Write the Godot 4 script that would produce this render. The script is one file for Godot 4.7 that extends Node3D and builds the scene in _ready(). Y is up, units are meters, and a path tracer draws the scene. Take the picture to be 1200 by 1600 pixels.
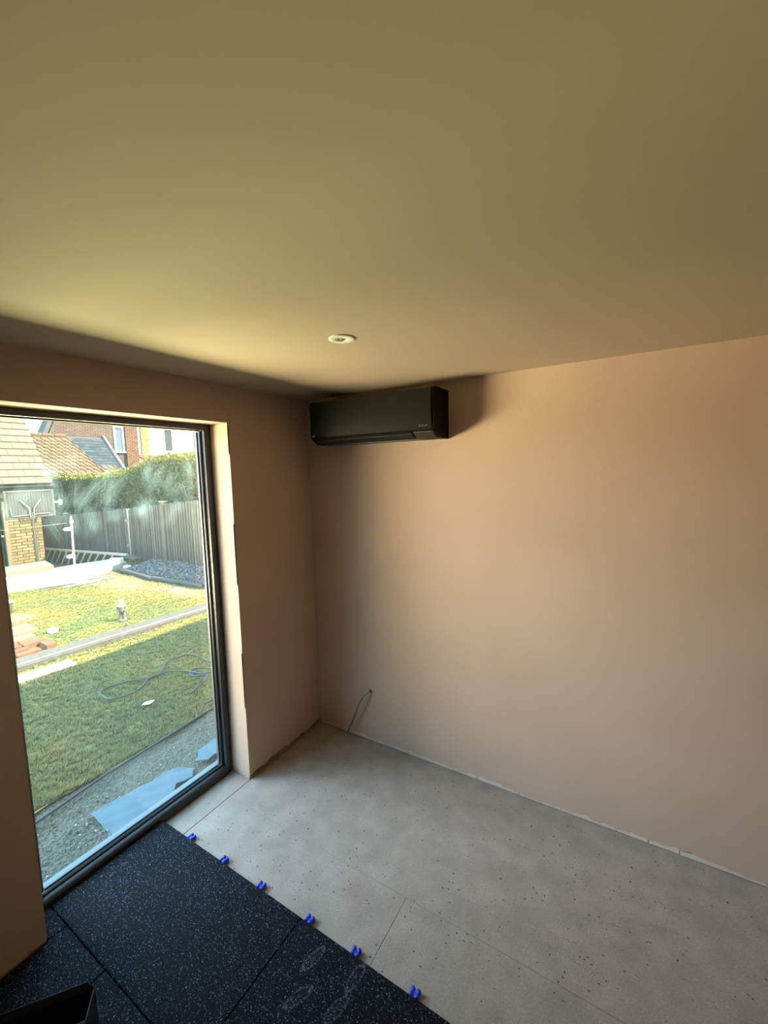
extends Node3D
# Corner of the two visible walls is the origin: x runs along the back wall, z along the window wall, y up.

const H := 2.3
const G := -0.15
var rng = RandomNumberGenerator.new()
var meshes = {}

# ---------------------------------------------------------------- helpers: materials and textures
func lin(r, g, b) -> Color:
	return Color(r, g, b).linear_to_srgb()

func mat(r, g, b, rough = 0.85, metal = 0.0) -> StandardMaterial3D:
	var m = StandardMaterial3D.new()
	m.albedo_color = lin(r, g, b)
	m.roughness = rough
	m.metallic = metal
	return m

func noise_tex(seed_n, freq, c0, c1, size = 512, octaves = 4) -> NoiseTexture2D:
	var n = FastNoiseLite.new()
	n.seed = seed_n
	n.frequency = freq
	n.fractal_octaves = octaves
	var t = NoiseTexture2D.new()
	t.width = size
	t.height = size
	t.seamless = true
	t.noise = n
	var g = Gradient.new()
	g.set_color(0, c0)
	g.set_color(1, c1)
	t.color_ramp = g
	return t

func tri_mat(m: StandardMaterial3D, tex, scale, world = true) -> StandardMaterial3D:
	m.albedo_texture = tex
	m.uv1_triplanar = true
	m.uv1_world_triplanar = world
	m.uv1_scale = Vector3(scale, scale, scale)
	return m

func bump(m: StandardMaterial3D, seed_n, freq, depth) -> StandardMaterial3D:
	m.heightmap_enabled = true
	m.heightmap_texture = noise_tex(seed_n, freq, Color.BLACK, Color.WHITE, 512, 5)
	m.heightmap_scale = depth
	return m

# ---------------------------------------------------------------- helpers: meshes
func st_new() -> SurfaceTool:
	var s = SurfaceTool.new()
	s.begin(Mesh.PRIMITIVE_TRIANGLES)
	s.set_smooth_group(-1)
	return s

func tri(s: SurfaceTool, a: Vector3, b: Vector3, c: Vector3) -> void:   # counter-clockwise seen from outside
	s.add_vertex(a)
	s.add_vertex(c)
	s.add_vertex(b)

func quad(s, a, b, c, d) -> void:
	tri(s, a, b, c)
	tri(s, a, c, d)

func face(s, a: Vector3, b: Vector3, c: Vector3, d: Vector3, away: Vector3) -> void:   # turned so that it looks away from a point inside
	if (b - a).cross(c - a).dot((a + b + c) / 3.0 - away) < 0.0:
		quad(s, d, c, b, a)
	else:
		quad(s, a, b, c, d)

func add_box(s, t: Transform3D, size: Vector3, bev = 0.0) -> void:
	var h = size / 2.0
	bev = minf(bev, 0.45 * minf(size.x, minf(size.y, size.z)))
	var o = t.origin
	var corner = func(sx, sy, sz, axis):
		var v = Vector3(sx * h.x, sy * h.y, sz * h.z)
		for k in 3:
			if k != axis:
				v[k] -= signf(v[k]) * bev
		return t * v
	for sg in [-1, 1]:
		face(s, corner.call(sg, -1, -1, 0), corner.call(sg, 1, -1, 0), corner.call(sg, 1, 1, 0), corner.call(sg, -1, 1, 0), o)
		face(s, corner.call(-1, sg, -1, 1), corner.call(1, sg, -1, 1), corner.call(1, sg, 1, 1), corner.call(-1, sg, 1, 1), o)
		face(s, corner.call(-1, -1, sg, 2), corner.call(1, -1, sg, 2), corner.call(1, 1, sg, 2), corner.call(-1, 1, sg, 2), o)
	if bev <= 0.0:
		return
	for a in [-1, 1]:
		for b in [-1, 1]:
			face(s, corner.call(a, b, -1, 0), corner.call(a, b, 1, 0), corner.call(a, b, 1, 1), corner.call(a, b, -1, 1), o)
			face(s, corner.call(a, -1, b, 0), corner.call(a, 1, b, 0), corner.call(a, 1, b, 2), corner.call(a, -1, b, 2), o)
			face(s, corner.call(-1, a, b, 1), corner.call(1, a, b, 1), corner.call(1, a, b, 2), corner.call(-1, a, b, 2), o)
			for c in [-1, 1]:
				var p: Vector3 = corner.call(a, b, c, 0)
				var q: Vector3 = corner.call(a, b, c, 1)
				var r: Vector3 = corner.call(a, b, c, 2)
				if (q - p).cross(r - p).dot(p - o) < 0.0:
					tri(s, p, r, q)
				else:
					tri(s, p, q, r)

func at(x, y, z, yaw = 0.0, pitch = 0.0, roll = 0.0) -> Transform3D:
	return Transform3D(Basis.from_euler(Vector3(pitch, yaw, roll)), Vector3(x, y, z))

func add_tube(s, pts: Array, r, n = 10, r_end = -1.0) -> void:
	if r_end < 0.0:
		r_end = r
	var rings = []
	var side = Vector3.UP
	for i in pts.size():
		var d: Vector3 = (pts[mini(i + 1, pts.size() - 1)] - pts[maxi(i - 1, 0)]).normalized()
		if absf(side.dot(d)) > 0.95:
			side = Vector3.RIGHT if absf(d.x) < 0.9 else Vector3.BACK
		side = (side - d * side.dot(d)).normalized()
		var other = d.cross(side)
		var ring = []
		var rr: float = lerpf(r, r_end, float(i) / maxi(1, pts.size() - 1))
		for k in n:
			var a = TAU * k / n
			ring.append(pts[i] + (side * cos(a) + other * sin(a)) * rr)
		rings.append(ring)
	s.set_smooth_group(1)
	for i in rings.size() - 1:
		for k in n:
			var k2: int = (k + 1) % n
			quad(s, rings[i][k], rings[i][k2], rings[i + 1][k2], rings[i + 1][k])
	s.set_smooth_group(-1)
	for k in range(1, n - 1):
		tri(s, rings[0][0], rings[0][k + 1], rings[0][k])
		var e: Array = rings[-1]
		tri(s, e[0], e[k], e[k + 1])

func add_lathe(s, prof: Array, n = 24, t = Transform3D.IDENTITY) -> void:   # profile of (radius, height), outline walked so that it is outside on the right going up
	s.set_smooth_group(1)
	for i in prof.size() - 1:
		for k in n:
			var a = TAU * k / n
			var b = TAU * (k + 1) / n
			var p0: Vector2 = prof[i]
			var p1: Vector2 = prof[i + 1]
			var q0 = Vector3(p0.x * cos(a), p0.y, p0.x * sin(a))
			var q1 = Vector3(p0.x * cos(b), p0.y, p0.x * sin(b))
			var q2 = Vector3(p1.x * cos(b), p1.y, p1.x * sin(b))
			var q3 = Vector3(p1.x * cos(a), p1.y, p1.x * sin(a))
			quad(s, t * q3, t * q2, t * q1, t * q0)
	s.set_smooth_group(-1)

func add_prism(s, poly: Array, a: Vector3, u: Vector3, v: Vector3, d: Vector3) -> void:   # polygon in the u, v plane at a, pushed along d
	var flat = PackedVector2Array(poly)
	if Geometry2D.is_polygon_clockwise(flat):
		flat.reverse()
	if u.cross(v).dot(d) < 0.0:
		flat.reverse()
	var idx = Geometry2D.triangulate_polygon(flat)
	var p = []
	for q in flat:
		p.append(a + u * q.x + v * q.y)
	for i in range(0, idx.size(), 3):
		for far in [0, 1]:
			var x: Vector3 = p[idx[i]] + d * far
			var y: Vector3 = p[idx[i + 1]] + d * far
			var z: Vector3 = p[idx[i + 2]] + d * far
			if ((y - x).cross(z - x).dot(d) > 0.0) == (far == 1):
				tri(s, x, y, z)
			else:
				tri(s, x, z, y)
	for i in p.size():
		var j: int = (i + 1) % p.size()
		quad(s, p[i], p[j], p[j] + d, p[i] + d)

func box_mesh(size: Vector3, bev = 0.0) -> ArrayMesh:
	var key = [size.snappedf(0.0005), bev]
	if not meshes.has(key):
		var s = st_new()
		add_box(s, Transform3D.IDENTITY, size, bev)
		s.generate_normals()
		meshes[key] = s.commit()
	return meshes[key]

# ---------------------------------------------------------------- helpers: nodes
func obj(called, s, m, parent: Node = self) -> MeshInstance3D:
	var o = MeshInstance3D.new()
	if s is SurfaceTool:
		s.generate_normals()
		o.mesh = s.commit()
	else:
		o.mesh = s
	o.material_override = m
	return put(o, called, parent)

func put(o: Node3D, called, parent: Node = self):
	var n: String = called
	var k = 1
	while parent.has_node(NodePath(n)):
		n = "%s_%03d" % [called, k]
		k += 1
	o.name = n
	parent.add_child(o, true)
	return o

func block(called, t: Transform3D, size, bev, m, parent: Node = self) -> MeshInstance3D:
	var o = obj(called, box_mesh(size, bev), m, parent)
	o.transform = t
	return o

func struct(o):
	o.set_meta("kind", "structure")
	return o

func stuff(o, label = ""):
	o.set_meta("kind", "stuff")
	if label:
		o.set_meta("label", label)
	return o

func tag(o, label, category, group = ""):
	o.set_meta("label", label)
	o.set_meta("category", category)
	if group:
		o.set_meta("group", group)
	return o

func thing(called, label, category, pos = Vector3.ZERO, yaw = 0.0, group = "") -> Node3D:
	var o = Node3D.new()
	put(o, called)
	o.position = pos
	o.rotation.y = yaw
	return tag(o, label, category, group)

func many(called, mesh, m, list: Array, colors: Array, parent: Node = self) -> MultiMeshInstance3D:
	var mm = MultiMesh.new()
	mm.transform_format = MultiMesh.TRANSFORM_3D
	mm.use_colors = true
	mm.mesh = mesh
	mm.instance_count = list.size()
	for i in list.size():
		mm.set_instance_transform(i, list[i])
		mm.set_instance_color(i, colors[i])
	var o = MultiMeshInstance3D.new()
	o.multimesh = mm
	m.vertex_color_use_as_albedo = true
	o.material_override = m
	put(o, called, parent)
	return stuff(o)

func rot(scale: Vector3 = Vector3.ONE) -> Basis:
	return Basis.from_euler(Vector3(rng.randf() * TAU, rng.randf() * TAU, rng.randf() * TAU)) * Basis.from_scale(scale)

# ================================================================ the scene
var M = {}

func _ready() -> void:
	rng.seed = 20240611
	camera_and_light()
	materials()
	room_shell()
	window_unit()
	outside_ground()
	houses()
	fence_and_hedge()
	air_conditioner()
	downlight()
	wall_cable()
	rubber_mats()
	carton()
	garden_things()

func camera_and_light() -> void:
	var c = Camera3D.new()
	c.name = "camera"
	c.fov = 101.68
	c.near = 0.02
	c.far = 200.0
	c.position = Vector3(1.927, 1.822, 2.200)
	c.rotation_degrees = Vector3(-5.78, 31.267, -1.512)
	add_child(c)
	c.current = true
	var e = Environment.new()
	var sky = Sky.new()
	var sm = ProceduralSkyMaterial.new()
	sm.sky_top_color = lin(0.34, 0.72, 1.0)
	sm.sky_horizon_color = lin(0.62, 0.86, 1.0)
	sm.ground_bottom_color = lin(0.10, 0.10, 0.06)
	sm.ground_horizon_color = lin(0.3, 0.3, 0.25)
	sky.sky_material = sm
	e.background_mode = Environment.BG_SKY
	e.sky = sky
	e.background_energy_multiplier = 6.5
	e.tonemap_mode = Environment.TONE_MAPPER_LINEAR
	e.tonemap_exposure = 1.0
	e.sdfgi_enabled = true
	e.ssao_enabled = true
	e.ssil_enabled = true
	var w = WorldEnvironment.new()
	w.name = "environment"
	w.environment = e
	add_child(w)
	var sun = DirectionalLight3D.new()
	sun.name = "sun"
	sun.light_energy = 13.0
	sun.light_color = lin(1.0, 0.87, 0.56)
	sun.light_angular_distance = 0.6
	sun.shadow_enabled = true
	sun.sky_mode = DirectionalLight3D.SKY_MODE_LIGHT_ONLY
	add_child(sun)
	sun.look_at_from_position(Vector3(9.4, 10.0, -5.0), Vector3.ZERO)
	# unseen fill lights, added to boost the light rising off the sunlit lawn
	bounce("lawn_bounce_fill", Vector3(-5.3, 0.06, 5.1), Vector2(4.2, 5.2), 740.0, lin(1.0, 0.87, 0.52))
	add_sky_fill("added_sky_fill", Vector3(-6.0, 3.6, 3.6), Vector3(0.5, 0.6, 1.0), Vector2(3.6, 3.0), 104.0, lin(0.74, 0.87, 1.0))  # added area light outside, brightening the lower room like extra sky
	bounce("near_lawn_bounce_fill", Vector3(-4.2, 0.06, 0.1), Vector2(2.0, 3.0), 165.0, lin(1.0, 0.98, 0.50))  # second added fill, brightening the ceiling near the window

func add_sky_fill(called, pos, aim, size, energy, tint) -> void:
	var a = AreaLight3D.new()
	a.name = called
	a.area_size = size
	a.area_normalize_energy = true
	a.light_energy = energy
	a.light_color = tint
	a.shadow_enabled = true
	add_child(a)
	a.look_at_from_position(pos, aim)

func bounce(called, pos, size, energy, tint) -> void:
	var a = AreaLight3D.new()
	a.name = called
	a.area_size = size
	a.area_normalize_energy = true
	a.light_energy = energy
	a.light_color = tint
	a.shadow_enabled = true
	a.position = pos
	a.rotation_degrees = Vector3(90, 0, 0)
	add_child(a)

func materials() -> void:
	M.plaster = bump(tri_mat(mat(0.64, 0.462, 0.352, 0.9), noise_tex(3, 0.006, Color(0.965, 0.96, 0.955), Color(1, 1, 1)), 0.45), 8, 0.02, 0.02)
	M.ceiling = bump(tri_mat(mat(0.50, 0.40, 0.29, 0.9), noise_tex(5, 0.005, Color(0.97, 0.97, 0.97), Color(1, 1, 1)), 0.35), 9, 0.02, 0.02)
	M.unseen_wall_dark = mat(0.30, 0.28, 0.26, 0.9)  # unseen walls, toned dark to cut reflected light in the room
	M.board = mat(0.72, 0.62, 0.53, 0.9)
	M.raw_edge = tri_mat(mat(0.55, 0.42, 0.33, 0.95), noise_tex(15, 0.03, Color(0.55, 0.5, 0.45), Color(1, 1, 1)), 2.0)
	M.render_wall = mat(0.10, 0.10, 0.105, 0.8)
	M.frame = mat(0.028, 0.031, 0.034, 0.38)
	M.gasket = mat(0.012, 0.013, 0.015, 0.6)
	M.spacer = mat(0.12, 0.125, 0.13, 0.45, 0.3)
	M.sill = mat(0.11, 0.15, 0.22, 0.45)
	M.white = mat(0.70, 0.69, 0.65, 0.55)
	M.black = mat(0.010, 0.010, 0.011, 0.6)
	M.floor = floor_material()
	M.glass = mat(0.9, 0.95, 0.93, 0.02)
	M.glass.transparency = BaseMaterial3D.TRANSPARENCY_ALPHA
	M.glass.albedo_color.a = 0.03
	M.timber = tri_mat(mat(0.17, 0.115, 0.06, 0.85), noise_tex(21, 0.02, Color(0.7, 0.7, 0.7), Color(1, 1, 1)), 1.5, false)
	M.grey_timber = tri_mat(mat(0.065, 0.065, 0.062, 0.85), noise_tex(22, 0.02, Color(0.6, 0.6, 0.6), Color(1, 1, 1)), 1.5, false)
	M.concrete = tri_mat(mat(0.62, 0.58, 0.50, 0.9), noise_tex(23, 0.02, Color(0.85, 0.85, 0.85), Color(1, 1, 1)), 0.8)

func floor_material() -> StandardMaterial3D:
	var size = 1024   # covers two metres
	var n = FastNoiseLite.new()
	n.seed = 41
	n.frequency = 0.012
	n.fractal_octaves = 5
	var base = n.get_seamless_image(size, size)
	n.seed = 42
	n.frequency = 0.22
	n.fractal_octaves = 2
	var fine = n.get_seamless_image(size, size)
	var im = Image.create(size, size, false, Image.FORMAT_RGB8)
	for y in size:
		for x in size:
			var v: float = 0.82 + 0.11 * (base.get_pixel(x, y).r - 0.5) + 0.14 * (fine.get_pixel(x, y).r - 0.5)
			im.set_pixel(x, y, Color(v, v * 0.985, v * 0.965))
	for i in 1500:   # chips and specks of the board
		var x = rng.randi() % size
		var y = rng.randi() % size
		var dark = rng.randf() < 0.55
		var c = Color(0.42, 0.40, 0.38) if dark else Color(0.93, 0.92, 0.90)
		var r: int = 1 + (rng.randi() % 2)
		im.fill_rect(Rect2i(x, y, r + rng.randi() % 3, r), c)
	for i in 44:   # scuffs
		var p = Vector2(rng.randf() * size, rng.randf() * size)
		var d = Vector2.from_angle(rng.randf() * 0.7 - 0.35) * (1 if rng.randf() < 0.7 else 1)
		var tone = rng.randf_range(0.56, 0.70)
		for k in rng.randi_range(20, 90):
			p += d.rotated(rng.randf_range(-0.25, 0.25)) * 1.4
			if rng.randf() < 0.5:
				im.fill_rect(Rect2i(posmod(int(p.x + rng.randf_range(-4, 4)), size), posmod(int(p.y + rng.randf_range(-4, 4)), size), 2, 1), Color(tone, tone * 0.98, tone * 0.96))
	var m = mat(0.585, 0.525, 0.485, 0.75)
	tri_mat(m, ImageTexture.create_from_image(im), 0.5)
	m.metallic_specular = 0.35
	return m

# ---------------------------------------------------------------- the room
func room_shell() -> void:
	# floor: subfloor slab with the boards laid on it
	var slab = st_new()
	add_box(slab, at(2.05, -0.09, 2.6), Vector3(4.7, 0.14, 6.0), 0.0)
	var fl = struct(obj("floor", slab, M.black))
	var bands = [[-0.20, 0.7990], [0.8000, 1.3985], [1.4005, 2.0], [2.002, 2.6], [2.602, 3.2], [3.202, 4.4], [4.402, 5.4]]
	var joints = [[3.30], [1.137, 3.50], [2.2], [1.4], [2.4], [1.9], [2.2]]
	for i in bands.size():
		var x0 = 0.004
		var cuts: Array = joints[i] + [4.3]
		for x1 in cuts:
			var w: float = x1 - 0.0006 - x0
			block("floor_board", at(x0 + w / 2, -0.01, (bands[i][0] + bands[i][1]) / 2), Vector3(w, 0.02, bands[i][1] - bands[i][0]), 0.0012, M.floor, fl)
			x0 = x1 + 0.0001
	block("threshold_board", at(-0.0785, -0.0105, 1.1545), Vector3(0.157, 0.019, 1.005), 0.001, M.floor, fl)
	var sc = st_new()   # screw holes along the joists
	for jz in [0.17, 0.50, 0.83, 1.06]:
		var x = 0.12
		while x < 2.6:
			var r: float = rng.randf_range(0.0022, 0.004)
			if rng.randf() < 0.75:
				var t = at(x + rng.randf_range(-0.05, 0.05), 0.0003, jz + rng.randf_range(-0.02, 0.02))
				add_lathe(sc, [Vector2(r, -0.0003), Vector2(r * 0.8, 0.0004), Vector2(0.0001, 0.0004)], 8, t)
			x += rng.randf_range(0.11, 0.2)
	for i in 26:
		var t = at(rng.randf_range(0.1, 2.3), 0.0003, rng.randf_range(0.1, 1.08))
		add_lathe(sc, [Vector2(0.003, -0.0003), Vector2(0.0024, 0.0004), Vector2(0.0001, 0.0004)], 8, t)
	stuff(obj("screw_head", sc, M.black, fl))

	var ce = st_new()
	add_box(ce, at(2.0, H + 0.1, 2.55), Vector3(4.6, 0.2, 5.9))
	struct(obj("ceiling", ce, M.ceiling))
	var rf = st_new()
	add_box(rf, at(2.0, 2.61, 1.3), Vector3(4.8, 0.20, 8.6))
	struct(obj("roof", rf, M.render_wall))
	# back wall with the plaster skin stopping raggedly above the boards
	var wb = st_new()
	add_box(wb, at(2.0, 1.15, -0.109), Vector3(4.6, 2.5, 0.202))
	ragged(wb, Vector3(0, 0, 0), Vector3(1, 0, 0), Vector3(0, 0, 1), 4.3, 71)
	struct(obj("wall_back", wb, M.plaster))
	var wl = st_new()
	add_box(wl, at(-0.154, 1.15, -1.1205), Vector3(0.292, 2.5, 3.539))
	add_box(wl, at(-0.154, 1.15, 3.579), Vector3(0.292, 2.5, 3.842))
	add_box(wl, at(-0.154, 2.25, 1.1545), Vector3(0.292, 0.3, 1.007))
	# plaster skin of the window wall: face and returns of the opening
	ragged(wl, Vector3(0, 0, 0.651), Vector3(0, 0, -1), Vector3(1, 0, 0), 0.651, 72)
	ragged(wl, Vector3(0, 0, 5.4), Vector3(0, 0, -1), Vector3(1, 0, 0), 5.4 - 1.6576, 73)
	add_box(wl, at(-0.004, 2.2, 1.1545), Vector3(0.008, 0.2, 1.0066))
	ragged(wl, Vector3(-0.153, 0, 0.651), Vector3(1, 0, 0), Vector3(0, 0, 1), 0.153, 74, 0.001)
	struct(obj("wall_left", wl, M.plaster))
	var wr = st_new()
	add_box(wr, at(4.4, 1.15, 2.6), Vector3(0.2, 2.5, 6.0))
	struct(obj("wall_right", wr, M.unseen_wall_dark))
	var we = st_new()
	add_box(we, at(2.0, 1.15, 5.5), Vector3(4.6, 2.5, 0.2))
	struct(obj("wall_rear", we, M.unseen_wall_dark))
	# pale board edges left showing under the plaster
	var t1 = st_new()
	edge_strip(t1, Vector3(0.004, 0.004, -0.0075), Vector3(1, 0, 0), Vector3(0, 0, 1), 4.2, 81)
	struct(obj("trim_1", t1, M.board))
	var t2 = st_new()
	edge_strip(t2, Vector3(-0.0075, 0.004, 0.64), Vector3(0, 0, -1), Vector3(1, 0, 0), 0.63, 82)
	struct(obj("trim_2", t2, M.raw_edge))

func ragged(s, a: Vector3, u: Vector3, out: Vector3, length: float, seed_n: int, thick = 0.008) -> void:
	var n = FastNoiseLite.new()
	n.seed = seed_n
	n.frequency = 2.2
	n.fractal_octaves = 4
	var steps = maxi(6, int(length / 0.012))
	var low = []
	for i in steps + 1:
		var d: float = length * i / steps
		var v: float = 0.024 + 0.022 * n.get_noise_1d(d) + 0.012 * n.get_noise_1d(d * 9.0 + 50.0)
		var chip: float = n.get_noise_1d(d * 0.9 + 300.0)
		if chip > 0.22:
			v += 0.05 * (chip - 0.22)
		low.append(clampf(v, 0.010, 0.06))
	var inside = -out * thick
	for i in steps:
		var p = a + u * (length * i / steps)
		var q = a + u * (length * (i + 1) / steps)
		var mid = (p + q) / 2.0 + inside * 0.5 + Vector3(0, 0.05, 0)
		face(s, p + Vector3(0, low[i], 0), q + Vector3(0, low[i + 1], 0), q + Vector3(0, 0.08, 0), p + Vector3(0, 0.08, 0), mid)
		face(s, p + Vector3(0, low[i], 0), q + Vector3(0, low[i + 1], 0), q + inside + Vector3(0, low[i + 1], 0), p + inside + Vector3(0, low[i], 0), mid)
	var top = Vector3(0, H, 0)
	var base = Vector3(0, 0.08, 0)
	face(s, a + base, a + u * length + base, a + u * length + top, a + top, a + u * length * 0.5 + inside + Vector3(0, 1, 0))
	for e in [a, a + u * length]:
		face(s, e + base * 0.3, e + top, e + top + inside, e + base * 0.3 + inside, a + u * length * 0.5 + Vector3(0, 1, 0))

func edge_strip(s, a: Vector3, u: Vector3, out: Vector3, length: float, seed_n: int) -> void:
	var n = FastNoiseLite.new()
	n.seed = seed_n
	n.frequency = 3.0
	var d = 0.0
	while d < length:
		var w: float = minf(rng.randf_range(0.10, 0.42), length - d)
		var hgt: float = 0.026 + 0.012 * n.get_noise_1d(d * 3.0) + rng.randf_range(-0.004, 0.006)
		var lift = 0.0 if rng.randf() < 0.8 else 0.004
		var c = a + u * (d + w / 2.0) + Vector3(0, hgt / 2.0 + lift, 0) + out * 0.0015
		add_box(s, Transform3D(Basis(u, Vector3.UP, u.cross(Vector3.UP)), c), Vector3(w - 0.004, hgt, 0.005 + rng.randf() * 0.003), 0.001)
		d += w

func window_unit() -> void:
	var win = Node3D.new()
	put(win, "window_1")
	struct(win)
	var z0 = 0.6515
	var z1 = 1.6570
	var zc = (z0 + z1) / 2
	var x = -0.185   # centre of the frame's depth
	var d = 0.064
	block("frame_stile", at(x, 1.05, z0 + 0.020), Vector3(d, 2.098, 0.040), 0.003, M.frame, win)
	block("frame_stile", at(x, 1.05, z1 - 0.020), Vector3(d, 2.098, 0.040), 0.003, M.frame, win)
	block("frame_head", at(x, 2.0845, zc), Vector3(d, 0.029, z1 - z0 - 0.082), 0.003, M.frame, win)
	var r = st_new()   # bottom rail: flat front with a rounded bead on top
	var prof = [Vector2(-0.217, 0.0), Vector2(-0.150, 0.0), Vector2(-0.150, 0.036), Vector2(-0.154, 0.043), Vector2(-0.160, 0.048), Vector2(-0.168, 0.051), Vector2(-0.178, 0.052), Vector2(-0.217, 0.052)]
	add_prism(r, prof, Vector3(0, 0, z0 + 0.041), Vector3(1, 0, 0), Vector3(0, 1, 0), Vector3(0, 0, z1 - z0 - 0.082))
	obj("frame_sill_rail", r, M.frame, win)
	# glazing gaskets and the pale spacer bar between the panes
	var gk = st_new()
	var sp = st_new()
	for side in [[z0 + 0.044, 1.0], [z1 - 0.044, -1.0]]:
		add_box(gk, at(-0.186, 1.06, side[0]), Vector3(0.012, 2.01, 0.007), 0.001)
		add_box(sp, at(-0.203, 1.06, side[0] + side[1] * 0.011), Vector3(0.014, 2.0, 0.014), 0.001)
	add_box(gk, at(-0.186, 0.0555, zc), Vector3(0.012, 0.007, z1 - z0 - 0.096), 0.001)
	add_box(gk, at(-0.186, 2.0665, zc), Vector3(0.012, 0.006, z1 - z0 - 0.096), 0.001)
	add_box(sp, at(-0.203, 0.065, zc), Vector3(0.014, 0.014, z1 - z0 - 0.13), 0.001)
	obj("gasket", gk, M.gasket, win)
	obj("spacer_bar", sp, M.spacer, win)
	var sl = st_new()
	add_box(sl, at(-0.246, 0.020, zc), Vector3(0.055, 0.04, z1 - z0 - 0.004), 0.003)
	obj("outer_sill", sl, M.sill, win)
	var pane = obj("pane", box_mesh(Vector3(0.004, 2.012, z1 - z0 - 0.085), 0.0), M.glass, win)
	pane.position = Vector3(-0.194, 1.062, zc)
	var film = st_new()
	film.set_uv(Vector2(0, 1))
	var fz0 = z0 + 0.048
	var fz1 = z1 - 0.048
	var c = [Vector3(-0.1985, 0.062, fz1), Vector3(-0.1985, 0.062, fz0), Vector3(-0.1985, 2.06, fz0), Vector3(-0.1985, 2.06, fz1)]
	var uv = [Vector2(0, 1), Vector2(1, 1), Vector2(1, 0), Vector2(0, 0)]
	for k in [0, 2, 1, 0, 3, 2]:
		film.set_uv(uv[k])
		film.add_vertex(c[k])
	var fo = obj("dust_film", film, dust_material(), win)
	stuff(fo, "pale wiped smears and dust on the glass")

func dust_material() -> StandardMaterial3D:
	var w = 512
	var h = 1024
	rng.seed = 9191
	var amount = PackedFloat32Array()
	amount.resize(w * h)
	amount.fill(0.018)
	# wiping strokes of a cloth: bundles of hair lines along arcs, in pane coordinates (0..1 across, metres up)
	for k in 60:
		var c = Vector2(rng.randf_range(0.0, 0.95), rng.randf_range(1.60, 1.90))
		if k > 52:
			c = Vector2(rng.randf_range(0.0, 0.9), rng.randf_range(0.5, 1.5))
		var ang = rng.randf_range(0.7, 1.9)
		var bend = rng.randf_range(-2.2, 2.2)
		var length = rng.randf_range(0.07, 0.17)
		var strength = rng.randf_range(0.055, 0.13) * (0.3 if k > 52 else 1.0)
		for line in 22:
			var off = (line - 11) * 0.0030 + rng.randf_range(-0.001, 0.001)
			var dir = Vector2.from_angle(ang)
			var p = c - dir * length * rng.randf_range(0.4, 0.6) + Vector2(-dir.y, dir.x) * off
			var fade = strength * rng.randf_range(0.3, 1.0) * (1.0 - absf(off) / 0.04)
			var steps = int(length * 520.0)
			for i in steps:
				p += dir * (length / steps)
				dir = dir.rotated(bend * length / steps)
				var px = int(p.x * w)
				var py = int((2.06 - p.y) / 1.998 * h)
				var t = fade * sin(PI * i / steps)
				for dx in 2:
					for dy in 2:
						var qx = px + dx
						var qy = py + dy
						if qx >= 0 and qy >= 0 and qx < w and qy < h:
							amount[qy * w + qx] = minf(amount[qy * w + qx] + t * 0.34, 0.24)
	var im = Image.create(w, h, false, Image.FORMAT_RGBA8)
	for y in h:
		for x in w:
			im.set_pixel(x, y, Color(0.80, 0.94, 0.97, amount[y * w + x]))
	var m = StandardMaterial3D.new()
	m.albedo_texture = ImageTexture.create_from_image(im)
	m.transparency = BaseMaterial3D.TRANSPARENCY_ALPHA
	m.roughness = 0.9
	m.backlight_enabled = true
	m.backlight = Color(1, 1, 1)
	m.cull_mode = BaseMaterial3D.CULL_DISABLED
	return m

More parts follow.
